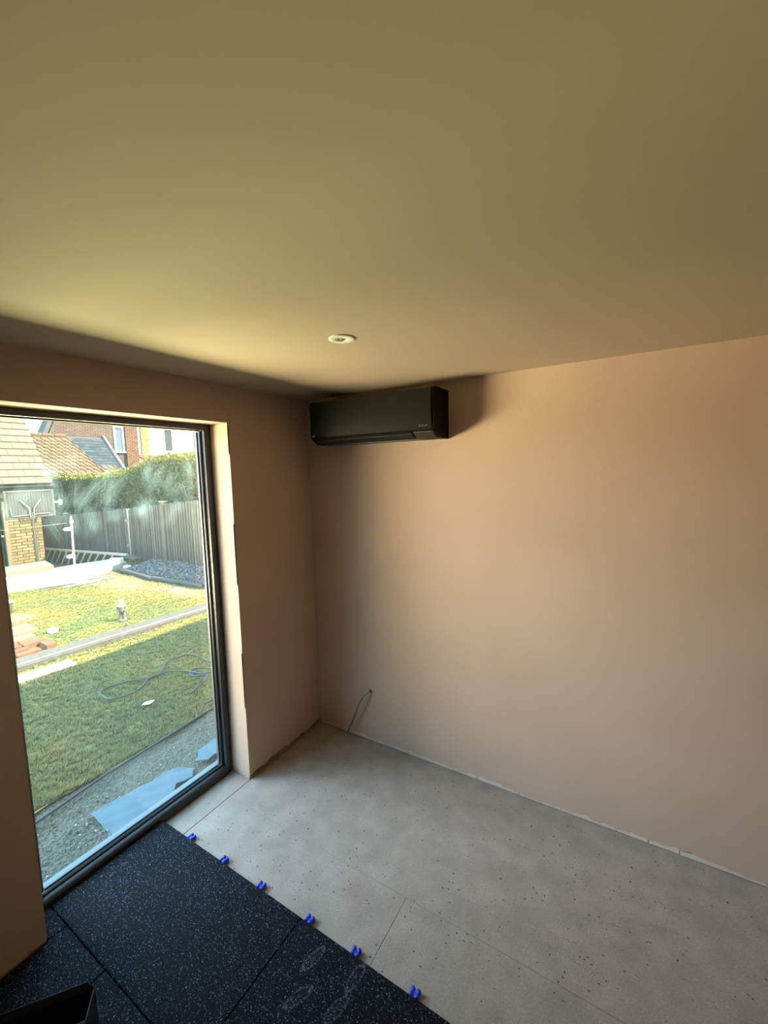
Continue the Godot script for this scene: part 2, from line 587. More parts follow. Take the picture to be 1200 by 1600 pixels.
# ---------------------------------------------------------------- outside: ground
func outside_ground() -> void:
	# lawn as one gently uneven surface: worn earth by the slate bed, grass elsewhere
	var n = FastNoiseLite.new()
	n.seed = 31
	n.frequency = 0.9
	n.fractal_octaves = 4
	var s = SurfaceTool.new()
	s.begin(Mesh.PRIMITIVE_TRIANGLES)
	var nx = 70
	var nz = 120
	for i in nx + 1:
		for k in nz + 1:
			var x: float = -1.075 - 7.2 * i / nx
			var z: float = -3.6 + 12.6 * k / nz
			var v: float = n.get_noise_2d(x, z)
			var earth: float = bare(x, z)
			var c = Color(0.080, 0.085, 0.020).lerp(Color(0.13, 0.10, 0.022), clampf(0.5 + v * 1.2, 0, 1))
			s.set_color(c.lerp(Color(0.13, 0.085, 0.05), earth))
			s.add_vertex(Vector3(x, G + 0.012 * v, z))
	for i in nx:
		for k in nz:
			var p = i * (nz + 1) + k
			for q in [p, p + 1, p + nz + 2, p, p + nz + 2, p + nz + 1]:
				s.add_index(q)
	s.generate_normals()
	var lm = mat(1, 1, 1, 0.95)
	lm.vertex_color_use_as_albedo = true
	bump(lm, 33, 0.05, 1.5)
	lm.uv1_triplanar = true
	lm.uv1_world_triplanar = true
	var lawn = struct(obj("lawn", s.commit(), lm))
	# grass blades
	var tuft = st_new()
	for k in 5:
		var a = TAU * k / 5.0 + rng.randf() * 0.8
		var d = Vector3(cos(a), 0, sin(a))
		var w = Vector3(-d.z, 0, d.x) * 0.0035
		var p = d * 0.006
		var mid = p + d * 0.012 + Vector3(0, 0.022, 0)
		var tip = p + d * rng.randf_range(0.02, 0.036) + Vector3(0, rng.randf_range(0.03, 0.042), 0)
		quad(tuft, p - w, p + w, mid + w * 0.8, mid - w * 0.8)
		tri(tuft, mid - w * 0.8, mid + w * 0.8, tip)
	tuft.generate_normals()
	var blades = tuft.commit()
	var list = []
	var cols = []
	for i in 62000:
		var x: float = -1.08 - pow(rng.randf(), 1.25) * 6.3
		var z: float = rng.randf_range(-2.5, 2.3)
		if bare(x, z) > rng.randf() * 0.9 or x < -7.0 + 0.45 * (z + 1.3) * signf(-z - 1.3) or (z < -1.9 and x > -7.0 and z < -2.25 + 0.02 * x):
			continue
		var g = rng.randf_range(0.55, 1.1)
		list.append(Transform3D(Basis(Vector3.UP, rng.randf() * TAU) * Basis.from_scale(Vector3(g, g * rng.randf_range(0.5, 1.0), g)), Vector3(x, G - 0.004 + 0.012 * n.get_noise_2d(x, z), z)))
		var v = rng.randf()
		var dry: float = clampf(0.45 + 1.0 * n.get_noise_2d(x * 0.7 + 40.0, z * 0.7) + 0.3 * (v - 0.5), 0, 1)
		cols.append(Color(0.060, 0.092, 0.020).lerp(Color(0.165, 0.140, 0.022), dry) * rng.randf_range(0.8, 1.2))
	var gm = mat(1, 1, 1, 0.7)
	gm.backlight_enabled = true
	gm.backlight = Color(0.5, 0.5, 0.5)
	many("grass_blades", blades, gm, list, cols, lawn)
	# strip of stony ground between the room and the lawn
	var g = SurfaceTool.new()
	g.begin(Mesh.PRIMITIVE_TRIANGLES)
	for i in 21:
		for k in 141:
			var x: float = -0.25 - 0.85 * i / 20.0
			var z: float = -2.0 + 7.0 * k / 140.0
			g.add_vertex(Vector3(x, G - 0.015 + 0.02 * n.get_noise_2d(x * 3.0, z * 3.0) + (0.02 if z > 1.2 and x > -0.8 else 0.0), z))
	for i in 20:
		for k in 140:
			var p = i * 141 + k
			for q in [p, p + 1, p + 142, p, p + 142, p + 141]:
				g.add_index(q)
	g.generate_normals()
	var strip = struct(obj("gravel_strip", g.commit(), bump(tri_mat(mat(0.105, 0.115, 0.092, 0.95), noise_tex(36, 0.05, Color(0.55, 0.58, 0.52), Color(1, 1, 1)), 1.2), 37, 0.06, 1.6)))
	list = []
	cols = []
	for i in 5200:
		var x: float = rng.randf_range(-1.06, -0.31)
		var z: float = rng.randf_range(-0.7, 2.3)
		if z < 1.18 and rng.randf() < 0.55:
			continue
		var r: float = rng.randf_range(0.002, 0.007) * (1.7 if rng.randf() < 0.06 else 1.0)
		list.append(Transform3D(rot(Vector3(r * rng.randf_range(0.8, 1.6), r * 0.7, r)), Vector3(x, G - 0.008 + 0.02 * n.get_noise_2d(x * 3.0, z * 3.0) + (0.02 if z > 1.2 and x > -0.8 else 0.0), z)))
		var v = rng.randf_range(0.06, 0.15)
		if rng.randf() < (0.16 if z > 1.15 else 0.05):
			v = 0.34
		cols.append(Color(v, v * 1.0, v * 0.9))
	many("stone_chips", chip_mesh(), mat(1, 1, 1, 0.9), list, cols, strip)
	# ground beyond the lawn, falling away from the house
	var far = st_new()
	quad(far, Vector3(-7.3, G - 0.02, 14), Vector3(-7.3, G - 0.02, -14), Vector3(-13, -0.62, -14), Vector3(-13, -0.62, 14))
	quad(far, Vector3(-13, -0.62, 30), Vector3(-13, -0.62, -40), Vector3(-60, -0.7, -40), Vector3(-60, -0.7, 30))
	quad(far, Vector3(-1.0, G - 0.02, -3.2), Vector3(-1.0, G - 0.02, -14), Vector3(-7.3, G - 0.02, -14), Vector3(-7.3, G - 0.02, -3.2))
	struct(obj("ground", far, tri_mat(mat(0.10, 0.11, 0.06, 0.95), noise_tex(38, 0.02, Color(0.6, 0.6, 0.6), Color(1, 1, 1)), 0.7)))
	# pale patio beyond the lawn, with a step and a loose white end stone
	var pt = st_new()
	add_prism(pt, [Vector2(-7.65, 9.0), Vector2(-7.60, 1.2), Vector2(-7.50, -0.47), Vector2(-7.02, -1.33), Vector2(-7.35, -1.95), Vector2(-7.62, -2.40), Vector2(-7.72, -2.62), Vector2(-8.40, -2.62), Vector2(-8.50, -2.0), Vector2(-8.54, -1.52), Vector2(-8.66, -0.8), Vector2(-10.6, -0.8), Vector2(-10.6, 9.0)], Vector3(0, G - 0.20, 0), Vector3(1, 0, 0), Vector3(0, 0, 1), Vector3(0, 0.29, 0))
	struct(obj("patio", pt, M.concrete))
	var step = st_new()
	add_prism(step, [Vector2(-8.30, -1.48), Vector2(-8.42, -0.75), Vector2(-9.1, -0.75), Vector2(-9.1, -1.62)], Vector3(0, -0.058, 0), Vector3(1, 0, 0), Vector3(0, 0, 1), Vector3(0, 0.105, 0))
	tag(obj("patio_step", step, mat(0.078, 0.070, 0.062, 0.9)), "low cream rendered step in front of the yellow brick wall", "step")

func bare(x, z) -> float:
	var a = Vector2((x + 6.3) / 1.2, (z + 1.75) / 0.45).length()
	var b = Vector2((x + 4.6) / 0.9, (z + 1.95) / 0.30).length()
	return clampf(maxf(1.35 - a, 1.2 - b), 0.0, 0.85)

func chip_mesh() -> ArrayMesh:
	if not meshes.has("chip"):
		var s = st_new()
		var top = Vector3(0.1, 0.9, 0.0)
		var low = Vector3(0, -0.8, 0.1)
		var ring = []
		for k in 5:
			var a = TAU * k / 5.0
			ring.append(Vector3(cos(a), 0.15 * sin(a * 2.0), sin(a)) * (0.8 + 0.3 * (k % 2)))
		for k in 5:
			tri(s, ring[(k + 1) % 5], ring[k], top)
			tri(s, ring[k], ring[(k + 1) % 5], low)
		s.generate_normals()
		meshes.chip = s.commit()
	return meshes.chip

# ---------------------------------------------------------------- outside: houses
func roof_tiles(called, parent, a: Vector3, along: Vector3, up: Vector3, width, height, tile_w, course, m, c0: Color, c1: Color, rib = false) -> void:
	# overlapping courses of separate tiles, each a slightly tilted slab
	var u = along.normalized()
	var v = up.normalized()
	var nrm = u.cross(v)
	if nrm.y < 0.0:
		nrm = -nrm
	var s = st_new()
	add_box(s, Transform3D.IDENTITY, Vector3(tile_w * (0.97 if rib else 0.992), 0.024, course * 1.08), 0.005)
	if rib:
		add_tube(s, [Vector3(-tile_w * 0.30, 0.008, -course * 0.53), Vector3(-tile_w * 0.30, 0.008, course * 0.53)], 0.045, 8)
	s.generate_normals()
	var tile = s.commit()
	var list = []
	var cols = []
	var rows = int(height / course)
	for r in rows:
		var x = -tile_w * 0.5 * (r % 2)
		while x < width:
			var half: bool = x < -0.001
			var p: Vector3 = a + u * (x + tile_w * (0.75 if half else 0.5)) + v * (course * (r + 0.5)) + nrm * 0.028
			if true:
				var b = Basis(u, nrm, u.cross(nrm))
				b = b.rotated(u, -0.09 * signf(u.cross(v).dot(nrm)))
				list.append(Transform3D(b * Basis.from_scale(Vector3(0.5 if half else 1.0, 1, 1)), p))
				cols.append(c0.lerp(c1, rng.randf()))
			x += tile_w
	many(called, tile, m, list, cols, parent)
	# dark bars standing in for the shadow gap under the tail of each course
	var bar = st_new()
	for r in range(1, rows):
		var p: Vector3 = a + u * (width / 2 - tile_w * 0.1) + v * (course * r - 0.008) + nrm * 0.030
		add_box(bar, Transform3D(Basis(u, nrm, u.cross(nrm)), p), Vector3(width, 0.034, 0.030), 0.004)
	stuff(obj("course_shadow_bar", bar, mat(c0.r * 0.35, c0.g * 0.35, c0.b * 0.35, 0.95), parent))

func brick_face(called, parent, a: Vector3, along: Vector3, width, y0, y1, c0: Color, c1: Color, keep: Callable, bw = 0.215, bh = 0.065) -> void:
	var u = along.normalized()
	var n = u.cross(Vector3.UP)
	var brick = box_mesh(Vector3(bw, bh, 0.03), 0.004)
	var list = []
	var cols = []
	var y: float = y0
	var row = 0
	while y < y1:
		var x: float = -(bw + 0.01) * 0.5 * (row % 2)
		while x < width:
			var x0 = maxf(x, 0.0)
			var x1 = minf(x + bw, width)
			var p: Vector3 = a + u * ((x0 + x1) / 2) + Vector3(0, y + bh / 2 - a.y, 0)
			if x1 - x0 > 0.04 and keep.call(p):
				list.append(Transform3D(Basis(u, Vector3.UP, n) * Basis.from_scale(Vector3((x1 - x0) / bw, 1, 1)), p + n * 0.004))
				cols.append(c0.lerp(c1, pow(rng.randf(), 1.3)) * rng.randf_range(0.85, 1.15))
			x += bw + 0.01
		y += bh + 0.01
		row += 1
	many(called, brick, mat(1, 1, 1, 0.9), list, cols, parent)

func houses() -> void:
	# outbuilding of yellow brick under a grey-brown tiled roof
	var a = thing("garage", "yellow brick outbuilding with pale grey-brown tiled roof beyond the patio", "outbuilding", Vector3.ZERO)
	var w = st_new()
	add_box(w, at(-13.0, 0.45, 2.25), Vector3(3.9, 2.3, 9.1))
	obj("wall", w, mat(0.149, 0.132, 0.092, 0.9), a)
	brick_face("wall_bricks", a, Vector3(-11.03, 0, 6.8), Vector3(0, 0, -1), 9.1, -0.62, 1.34, Color(0.070, 0.054, 0.018), Color(0.100, 0.085, 0.045), func(p): return not (p.z > -1.58 and p.z < -0.4))
	var fb = st_new()
	add_box(fb, at(-10.90, 1.53, 2.2), Vector3(0.10, 0.30, 9.3), 0.005)
	obj("fascia", fb, mat(0.018, 0.015, 0.012, 0.8), a)
	var gt = st_new()
	add_box(gt, at(-10.78, 1.66, 2.15), Vector3(0.13, 0.085, 9.4), 0.03)
	obj("gutter", gt, mat(0.017, 0.017, 0.017, 0.5), a)
	for z in [-2.37, -2.10]:
		block("corner_brick", at(-10.98, 1.54, z), Vector3(0.10, 0.13, 0.15), 0.006, mat(0.165, 0.053, 0.020, 0.9), a)
	var rd = st_new()
	quad(rd, Vector3(-10.72, 1.70, 6.9), Vector3(-10.72, 1.70, -2.47), Vector3(-13.2, 4.75, -2.47), Vector3(-13.2, 4.75, 6.9))
	quad(rd, Vector3(-13.2, 4.75, 6.9), Vector3(-13.2, 4.75, -2.47), Vector3(-15.7, 1.70, -2.47), Vector3(-15.7, 1.70, 6.9))
	tri(rd, Vector3(-11.0, 1.60, -2.40), Vector3(-15.4, 1.60, -2.40), Vector3(-13.2, 4.55, -2.40))
	obj("roof", rd, mat(0.020, 0.017, 0.013, 0.9), a)
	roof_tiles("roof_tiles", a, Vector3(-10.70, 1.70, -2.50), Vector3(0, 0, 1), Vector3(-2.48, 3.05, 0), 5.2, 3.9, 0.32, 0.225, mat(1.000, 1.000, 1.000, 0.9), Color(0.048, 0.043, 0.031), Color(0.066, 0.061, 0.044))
	# its door at the left: cream frame, dark green glass
	var dr = st_new()
	for f in [[-1.58, 0.09], [-0.42, 0.09]]:
		add_box(dr, at(-11.0, 0.42, f[0]), Vector3(0.14, 2.1, f[1]), 0.008)
	add_box(dr, at(-11.0, 1.44, -1.02), Vector3(0.14, 0.12, 1.31), 0.008)
	add_box(dr, at(-11.0, 0.48, -1.02), Vector3(0.08, 0.05, 1.1), 0.005)
	obj("door_frame", dr, mat(0.075, 0.068, 0.045, 0.8), a)
	var dg = st_new()
	add_box(dg, at(-11.03, 0.38, -1.02), Vector3(0.04, 2.0, 1.1))
	obj("door_glass", dg, mat(0.007, 0.017, 0.015, 0.15), a)

	# second building with orange pantiles
	var b = thing("tiled_house", "low building with an orange pantile roof behind the hedge", "house")
	var bw = st_new()
	add_box(bw, at(-16.9, 0.5, -4.0), Vector3(5.2, 2.4, 2.7))
	add_box(bw, at(-15.6, 0.3, -5.55), Vector3(2.6, 1.9, 0.6))
	obj("wall", bw, mat(0.119, 0.066, 0.043, 0.9), b)
	var br = st_new()
	quad(br, Vector3(-14.0, 1.80, -2.62), Vector3(-14.0, 1.80, -5.40), Vector3(-17.0, 3.42, -5.40), Vector3(-17.0, 3.42, -2.62))
	quad(br, Vector3(-17.0, 3.42, -2.62), Vector3(-17.0, 3.42, -5.40), Vector3(-20.0, 1.80, -5.40), Vector3(-20.0, 1.80, -2.62))
	quad(br, Vector3(-14.0, 1.78, -5.40), Vector3(-14.0, 1.78, -6.0), Vector3(-14.85, 2.24, -5.6), Vector3(-14.85, 2.24, -5.40))
	obj("roof", br, mat(0.028, 0.013, 0.006, 0.9), b)
	var tm = mat(1.000, 1.000, 1.000, 0.85)
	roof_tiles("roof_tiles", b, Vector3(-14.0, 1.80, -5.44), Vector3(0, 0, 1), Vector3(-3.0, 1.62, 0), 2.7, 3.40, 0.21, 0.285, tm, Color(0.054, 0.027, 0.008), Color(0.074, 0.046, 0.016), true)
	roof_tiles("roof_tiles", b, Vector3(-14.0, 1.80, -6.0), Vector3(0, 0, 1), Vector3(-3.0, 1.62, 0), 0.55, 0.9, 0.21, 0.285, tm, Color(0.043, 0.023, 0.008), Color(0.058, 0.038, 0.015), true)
	var rg = st_new()
	for k in 7:
		add_tube(rg, [Vector3(-17.0, 3.43, -5.42 + 0.38 * k), Vector3(-17.0, 3.43, -5.06 + 0.38 * k)], 0.09, 10, 0.08)
	obj("ridge_tiles", rg, mat(0.055, 0.03, 0.013, 0.9), b)

	# tall brick gable with a white window and a slate lean-to
	var c = thing("brick_house", "tall red brick gable with a narrow white window behind the orange roof", "house")
	var outline = [Vector2(-4.5, -0.7), Vector2(-4.5, 0.9), Vector2(-6.25, 3.5), Vector2(-7.35, 6.1), Vector2(-8.6, 7.6), Vector2(-10.22, 6.2), Vector2(-10.22, -0.7)]
	var cw = st_new()
	add_prism(cw, outline, Vector3(-21.0, 0, 0), Vector3(0, 0, 1), Vector3(0, 1, 0), Vector3(-0.6, 0, 0))
	obj("wall", cw, mat(0.045, 0.035, 0.028, 0.9), c)
	var poly = PackedVector2Array(outline)
	brick_face("wall_bricks", c, Vector3(-21.0, 0, -4.4), Vector3(0, 0, -1), 5.15, 0.8, 6.2, Color(0.050, 0.026, 0.021), Color(0.066, 0.046, 0.036), func(p): return Geometry2D.is_point_in_polygon(Vector2(p.z, p.y), poly) and Geometry2D.is_point_in_polygon(Vector2(p.z + 0.12, p.y + 0.1), poly) and not (p.z < -9.05 and p.z > -9.72 and p.y > 2.95 and p.y < 4.5))
	var pil = st_new()
	add_box(pil, at(-20.97, 2.8, -9.98), Vector3(0.22, 7.0, 0.62), 0.01)
	obj("pier", pil, mat(0.045, 0.028, 0.020, 0.9), c)
	brick_face("pier_bricks", c, Vector3(-20.85, 0, -9.66), Vector3(0, 0, -1), 0.62, 0.8, 6.2, Color(0.060, 0.022, 0.011), Color(0.085, 0.042, 0.022), func(_p): return true)
	var rk = st_new()
	add_prism(rk, [Vector2(-4.4, 0.95), Vector2(-6.2, 3.58), Vector2(-7.3, 6.2), Vector2(-7.2, 6.3), Vector2(-6.05, 3.66), Vector2(-4.3, 1.05)], Vector3(-20.9, 0, 0), Vector3(0, 0, 1), Vector3(0, 1, 0), Vector3(-0.65, 0, 0))
	obj("verge", rk, mat(0.033, 0.033, 0.036, 0.8), c)
	var wf = obj("window_frame", window_frame(-20.96, 3.05, 4.40, -9.14, -9.62, 0.07), M.white, c)
	var wp = st_new()
	add_box(wp, at(-20.99, 3.72, -9.38), Vector3(0.02, 1.2, 0.36))
	obj("pane", wp, mat(0.046, 0.066, 0.086, 0.12), wf)
	var ld = st_new()
	quad(ld, Vector3(-19.3, 2.16, -6.0), Vector3(-19.3, 2.16, -8.62), Vector3(-20.98, 3.76, -8.62), Vector3(-20.98, 3.76, -6.0))
	tri(ld, Vector3(-19.3, 2.12, -8.62), Vector3(-20.98, 2.12, -8.62), Vector3(-20.98, 3.74, -8.62))
	obj("lean_to_roof", ld, mat(0.018, 0.024, 0.032, 0.7), c)
	var slate_m = mat(1, 1, 1, 0.85)
	slate_m.metallic_specular = 0.1
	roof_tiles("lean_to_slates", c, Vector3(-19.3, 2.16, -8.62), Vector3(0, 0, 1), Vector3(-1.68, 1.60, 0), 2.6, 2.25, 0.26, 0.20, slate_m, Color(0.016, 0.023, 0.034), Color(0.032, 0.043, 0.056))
	var fl = st_new()
	add_tube(fl, [Vector3(-19.25, 2.20, -8.64), Vector3(-21.0, 3.86, -8.64)], 0.085, 8)
	obj("lead_flashing", fl, mat(0.045, 0.058, 0.075, 0.6), c)

	# white rendered house with leaded windows
	var e = thing("white_house", "white rendered house with diamond leaded windows above the hedge", "house")
	var ew = st_new()
	add_box(ew, at(-27.0, 2.6, -17.0), Vector3(6.0, 6.8, 9.3))
	obj("wall", ew, mat(0.720, 0.700, 0.660, 0.9), e)
	var eq = st_new()
	for k in 22:
		add_box(eq, at(-23.97, 2.3 + 0.16 * k, -12.36 - 0.08 * (k % 2)), Vector3(0.16, 0.145, 0.42 + 0.12 * (k % 2)), 0.01)
	obj("quoin", eq, mat(0.165, 0.132, 0.033, 0.9), e)
	var eb = st_new()
	add_box(eb, at(-23.95, 5.02, -17.0), Vector3(0.16, 0.16, 9.0), 0.02)
	obj("gutter", eb, mat(0.050, 0.046, 0.046, 0.8), e)
	for z in [-13.90, -15.92]:
		var f = obj("window_frame", window_frame(-23.96, 3.34, 4.78, z + 0.29, z - 0.29, 0.045), M.white, e)
		var g = st_new()
		add_box(g, at(-23.99, 4.06, z), Vector3(0.02, 1.36, 0.50))
		obj("pane", g, mat(0.020, 0.025, 0.023, 0.2), f)
		var ls = st_new()
		for k in range(-5, 6):   # lead strips crossing in diamonds
			for sg in [-1.0, 1.0]:
				var seg = clip_line(Vector2(0, k * 0.30), Vector2(1.0, sg * 1.45), 0.25, 0.68)
				if seg.size() == 2:
					add_tube(ls, [Vector3(-23.97, 4.06 + seg[0].y, z + seg[0].x), Vector3(-23.97, 4.06 + seg[1].y, z + seg[1].x)], 0.014, 6)
		obj("lead_lattice", ls, mat(0.055, 0.057, 0.055, 0.8), f)
	var er = st_new()
	quad(er, Vector3(-22.6, 2.45, -11.3), Vector3(-22.6, 2.45, -20.5), Vector3(-24.0, 3.10, -20.5), Vector3(-24.0, 3.10, -12.0))
	obj("porch_roof", er, mat(0.083, 0.033, 0.020, 0.9), e)
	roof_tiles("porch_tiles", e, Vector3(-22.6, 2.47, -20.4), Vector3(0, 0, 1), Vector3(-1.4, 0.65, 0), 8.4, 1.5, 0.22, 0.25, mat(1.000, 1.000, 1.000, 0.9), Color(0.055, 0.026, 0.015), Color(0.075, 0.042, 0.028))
	var ef = st_new()
	add_box(ef, at(-23.3, 1.0, -15.9), Vector3(1.2, 2.8, 8.6))
	obj("porch_wall", ef, mat(0.070, 0.052, 0.042, 0.9), e)

func window_frame(x, y0, y1, z0, z1, t) -> SurfaceTool:
	var s = st_new()
	var zm: float = (z0 + z1) / 2
	add_box(s, at(x, (y0 + y1) / 2, z0 - t / 2), Vector3(0.10, y1 - y0, t), 0.008)
	add_box(s, at(x, (y0 + y1) / 2, z1 + t / 2), Vector3(0.10, y1 - y0, t), 0.008)
	add_box(s, at(x, y1 - t / 2, zm), Vector3(0.10, t, z0 - z1 - t * 2), 0.008)
	add_box(s, at(x + 0.02, y0 + t / 2, zm), Vector3(0.14, t, z0 - z1 + 0.08), 0.008)
	return s

func clip_line(p: Vector2, d: Vector2, hx: float, hy: float) -> Array:
	var t0 = -hx / absf(d.x)
	var t1 = hx / absf(d.x)
	var a = (-hy - p.y) / d.y
	var b = (hy - p.y) / d.y
	t0 = maxf(t0, minf(a, b))
	t1 = minf(t1, maxf(a, b))
	return [p + d * t0, p + d * t1] if t1 - t0 > 0.02 else []

# ---------------------------------------------------------------- outside: fence, hedge, slate
func fence_top(x: float) -> float:
	return lerpf(0.70, 1.34, clampf((x + 12.7) / 7.4, -0.1, 1.2))

func fence_base(x: float) -> float:
	return lerpf(-0.58, -0.16, clampf((x + 12.0) / 5.0, 0.0, 1.0))

func fence_and_hedge() -> void:
	var tones = []
	for k in 5:
		var v = 0.038 + 0.008 * k
		tones.append(tri_mat(mat(v, v * 1.0, v * 1.0, 0.9), noise_tex(50 + k, 0.03, Color(0.75, 0.75, 0.75), Color(1, 1, 1), 256), 1.0))
	var posts = [-12.95, -11.15, -9.0, -6.62, -3.0]
	var fence = thing("garden_fence", "grey vertical-board garden fence with square posts in front of the hedge", "fence", Vector3(0, 0, -2.90))
	for i in 4:
		var xm: float = (posts[i] + posts[i + 1]) / 2
		var bk = st_new()   # boards behind that close the gaps
		add_prism(bk, [Vector2(posts[i] + 0.06 - xm, fence_base(posts[i])), Vector2(posts[i + 1] - 0.06 - xm, fence_base(posts[i + 1])), Vector2(posts[i + 1] - 0.06 - xm, fence_top(posts[i + 1]) - 0.04), Vector2(posts[i] + 0.06 - xm, fence_top(posts[i]) - 0.04)], Vector3(0, 0, -0.012), Vector3(1, 0, 0), Vector3(0, 1, 0), Vector3(0, 0, 0.006))
		var f = obj("panel", bk, mat(0.012, 0.012, 0.014, 0.95), fence)
		f.position.x = xm
		var x: float = posts[i] + 0.11
		while x < posts[i + 1] - 0.09:
			var top: float = fence_top(x) + rng.randf_range(-0.01, 0.01)
			var bot: float = fence_base(x)
			var pale = block("pale", at(x - xm, (top + bot) / 2, 0.012 + rng.randf_range(-0.003, 0.003)), Vector3(0.066, snappedf(top - bot, 0.02), 0.018), 0.004, tones[rng.randi() % 5], f)
			pale.rotation.z = rng.randf_range(-0.004, 0.004)
			x += 0.089
		for hgt in [0.25, 0.85]:
			var r = st_new()
			var p0 = Vector3(posts[i] + 0.06 - xm, fence_base(posts[i]) + hgt * (fence_top(posts[i]) - fence_base(posts[i])), -0.030)
			var p1 = Vector3(posts[i + 1] - 0.06 - xm, fence_base(posts[i + 1]) + hgt * (fence_top(posts[i + 1]) - fence_base(posts[i + 1])), -0.030)
			add_tube(r, [p0, p1], 0.025, 4)
			obj("rail", r, tones[1], f)
	for i in [1, 2, 3]:
		var x: float = posts[i]
		var hgt: float = fence_top(x) + 0.04 - fence_base(x)
		var p = block("post", at(x, fence_base(x) + hgt / 2, 0), Vector3(0.11, hgt, 0.11), 0.008, tones[4], fence)
		block("cap", at(0, hgt / 2 + 0.012, 0), Vector3(0.14, 0.024, 0.14), 0.006, mat(0.16, 0.15, 0.13, 0.85) if i == 3 else tones[3], p)
	# hedge standing behind the fence
	var hg = thing("hedge", "tall clipped evergreen hedge with a sunlit top behind the grey fence", "hedge", Vector3(0, 0, 0))
	var n = FastNoiseLite.new()
	n.seed = 61
	n.frequency = 1.1
	n.fractal_octaves = 3
	var inner = st_new()
	for k in 20:
		var x0 = -13.9 + 0.5 * k
		add_box(inner, at(x0 + 0.25, hedge_top(x0 + 0.25) / 2 - 0.35, -3.75), Vector3(0.5, hedge_top(x0 + 0.25) + 0.38, 0.62))
	obj("twigs", inner, mat(0.020, 0.028, 0.014, 0.95), hg)
	var leaf = st_new()
	quad(leaf, Vector3(-0.5, 0, 0), Vector3(0, -0.12, 0.3), Vector3(0.5, 0, 0), Vector3(0, 0.12, -0.3))
	quad(leaf, Vector3(-0.3, 0.1, 0.5), Vector3(0.1, 0.3, 0.4), Vector3(0.4, 0.1, 1.0), Vector3(0.0, -0.1, 1.0))
	leaf.generate_normals()
	var lm = leaf.commit()
	var list = []
	var cols = []
	for i in 30000:
		var x = rng.randf_range(-13.9, -4.0)
		var top = hedge_top(x)
		var p: Vector3
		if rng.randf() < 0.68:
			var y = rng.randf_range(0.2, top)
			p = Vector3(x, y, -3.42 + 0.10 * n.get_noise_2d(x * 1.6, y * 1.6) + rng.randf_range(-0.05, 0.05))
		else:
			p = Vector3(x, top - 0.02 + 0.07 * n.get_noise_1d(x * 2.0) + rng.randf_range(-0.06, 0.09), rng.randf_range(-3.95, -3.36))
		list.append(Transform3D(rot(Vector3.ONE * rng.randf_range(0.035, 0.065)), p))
		var v = clampf(0.5 + 0.8 * n.get_noise_2d(p.x * 0.8 + 20, p.y * 0.8) + rng.randf_range(-0.3, 0.3), 0, 1)
		cols.append((Color(0.018, 0.040, 0.018).lerp(Color(0.036, 0.062, 0.020), v) if p.y < top - 0.07 else Color(0.06, 0.075, 0.012).lerp(Color(0.13, 0.13, 0.016), v)))  # top leaves tinted brighter and yellower, the sunlit look put into colour
	var fm = mat(1, 1, 1, 0.6)
	fm.backlight_enabled = true
	fm.backlight = Color(0.5, 0.5, 0.5)
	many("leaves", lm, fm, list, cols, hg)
	# slate heap in front of the fence, with old timber edging
	var sb = st_new()
	list = []
	cols = []
	for i in 9000:
		var x: float = rng.randf_range(-7.45, -4.0)
		var z = rng.randf_range(-2.80, -2.24)
		var y = slate_h(x, z)
		if y < 0.005:
			continue
		var g = rng.randf_range(0.016, 0.042)
		list.append(Transform3D(rot(Vector3(g, g * 0.28, g * rng.randf_range(0.5, 0.9))), Vector3(x, G + y + rng.randf_range(-0.02, 0.012), z)))
		var v = rng.randf_range(0.03, 0.13)
		cols.append(Color(v * 0.95, v, v * 1.12))
	for i in 46:
		for k in 9:
			var xa = -7.45 + 0.075 * i
			var za = -2.835 + 0.065 * k
			var f = func(px, pz): return Vector3(px, G - 0.02 + slate_h(px, pz), pz)
			quad(sb, f.call(xa, za), f.call(xa, za + 0.065), f.call(xa + 0.075, za + 0.065), f.call(xa + 0.075, za))
	var hp = thing("slate_heap", "long heap of blue grey slate chippings along the foot of the fence", "slate heap")
	obj("core", sb, mat(0.06, 0.065, 0.075, 0.9), hp)
	many("chippings", chip_mesh(), mat(1, 1, 1, 0.6), list, cols, hp)
	for e in [[-6.55, -2.30, 1.35, 0.07, "weathered edging log at the far end of the slate heap"], [-5.15, -2.30, 1.40, -0.06, "weathered edging log along the near end of the slate heap"]]:
		var t = st_new()
		var dx = Vector3(cos(e[3]), 0, sin(e[3])) * e[2] / 2
		var mid = Vector3(e[0], G + 0.045, e[1] + 0.125)
		add_tube(t, [mid - dx, mid - dx * 0.3 + Vector3(0, 0.008, 0.01), mid + dx * 0.4, mid + dx + Vector3(0, 0.0, 0.02)], 0.045, 9, 0.035)
		tag(obj("edging_log", t, M.grey_timber), e[4], "log", "logs edging the slate heap")
	block_thing("grey_plank", at(-7.50, 0.055, -2.62, -0.10), Vector3(0.62, 0.035, 0.15), 0.006, M.grey_timber, "short grey plank laid across the end of the patio by the fence", "plank")
	block_thing("edge_stone", at(-7.74, -0.005, -2.42, 0.4), Vector3(0.26, 0.13, 0.15), 0.02, M.white, "white stone block under the plank at the patio corner", "stone")
	block_thing("edge_stone", at(-7.36, -0.11, -2.44, 0.2), Vector3(0.14, 0.08, 0.11), 0.02, M.white, "small white stone lying on the ground at the patio corner", "stone")
	var wp = st_new()
	for i in 40:
		var t = at(rng.randf_range(-5.3, -4.5), G + 0.006, rng.randf_range(-2.02, -1.75), rng.randf() * TAU, rng.randf_range(-0.3, 0.3))
		add_box(wp, t, Vector3(rng.randf_range(0.015, 0.05), 0.012, rng.randf_range(0.012, 0.03)), 0.003)
	stuff(obj("rubble_crumbs", wp, mat(0.30, 0.27, 0.23, 0.9)), "pale rubble crumbs scattered on the lawn below the slate heap")

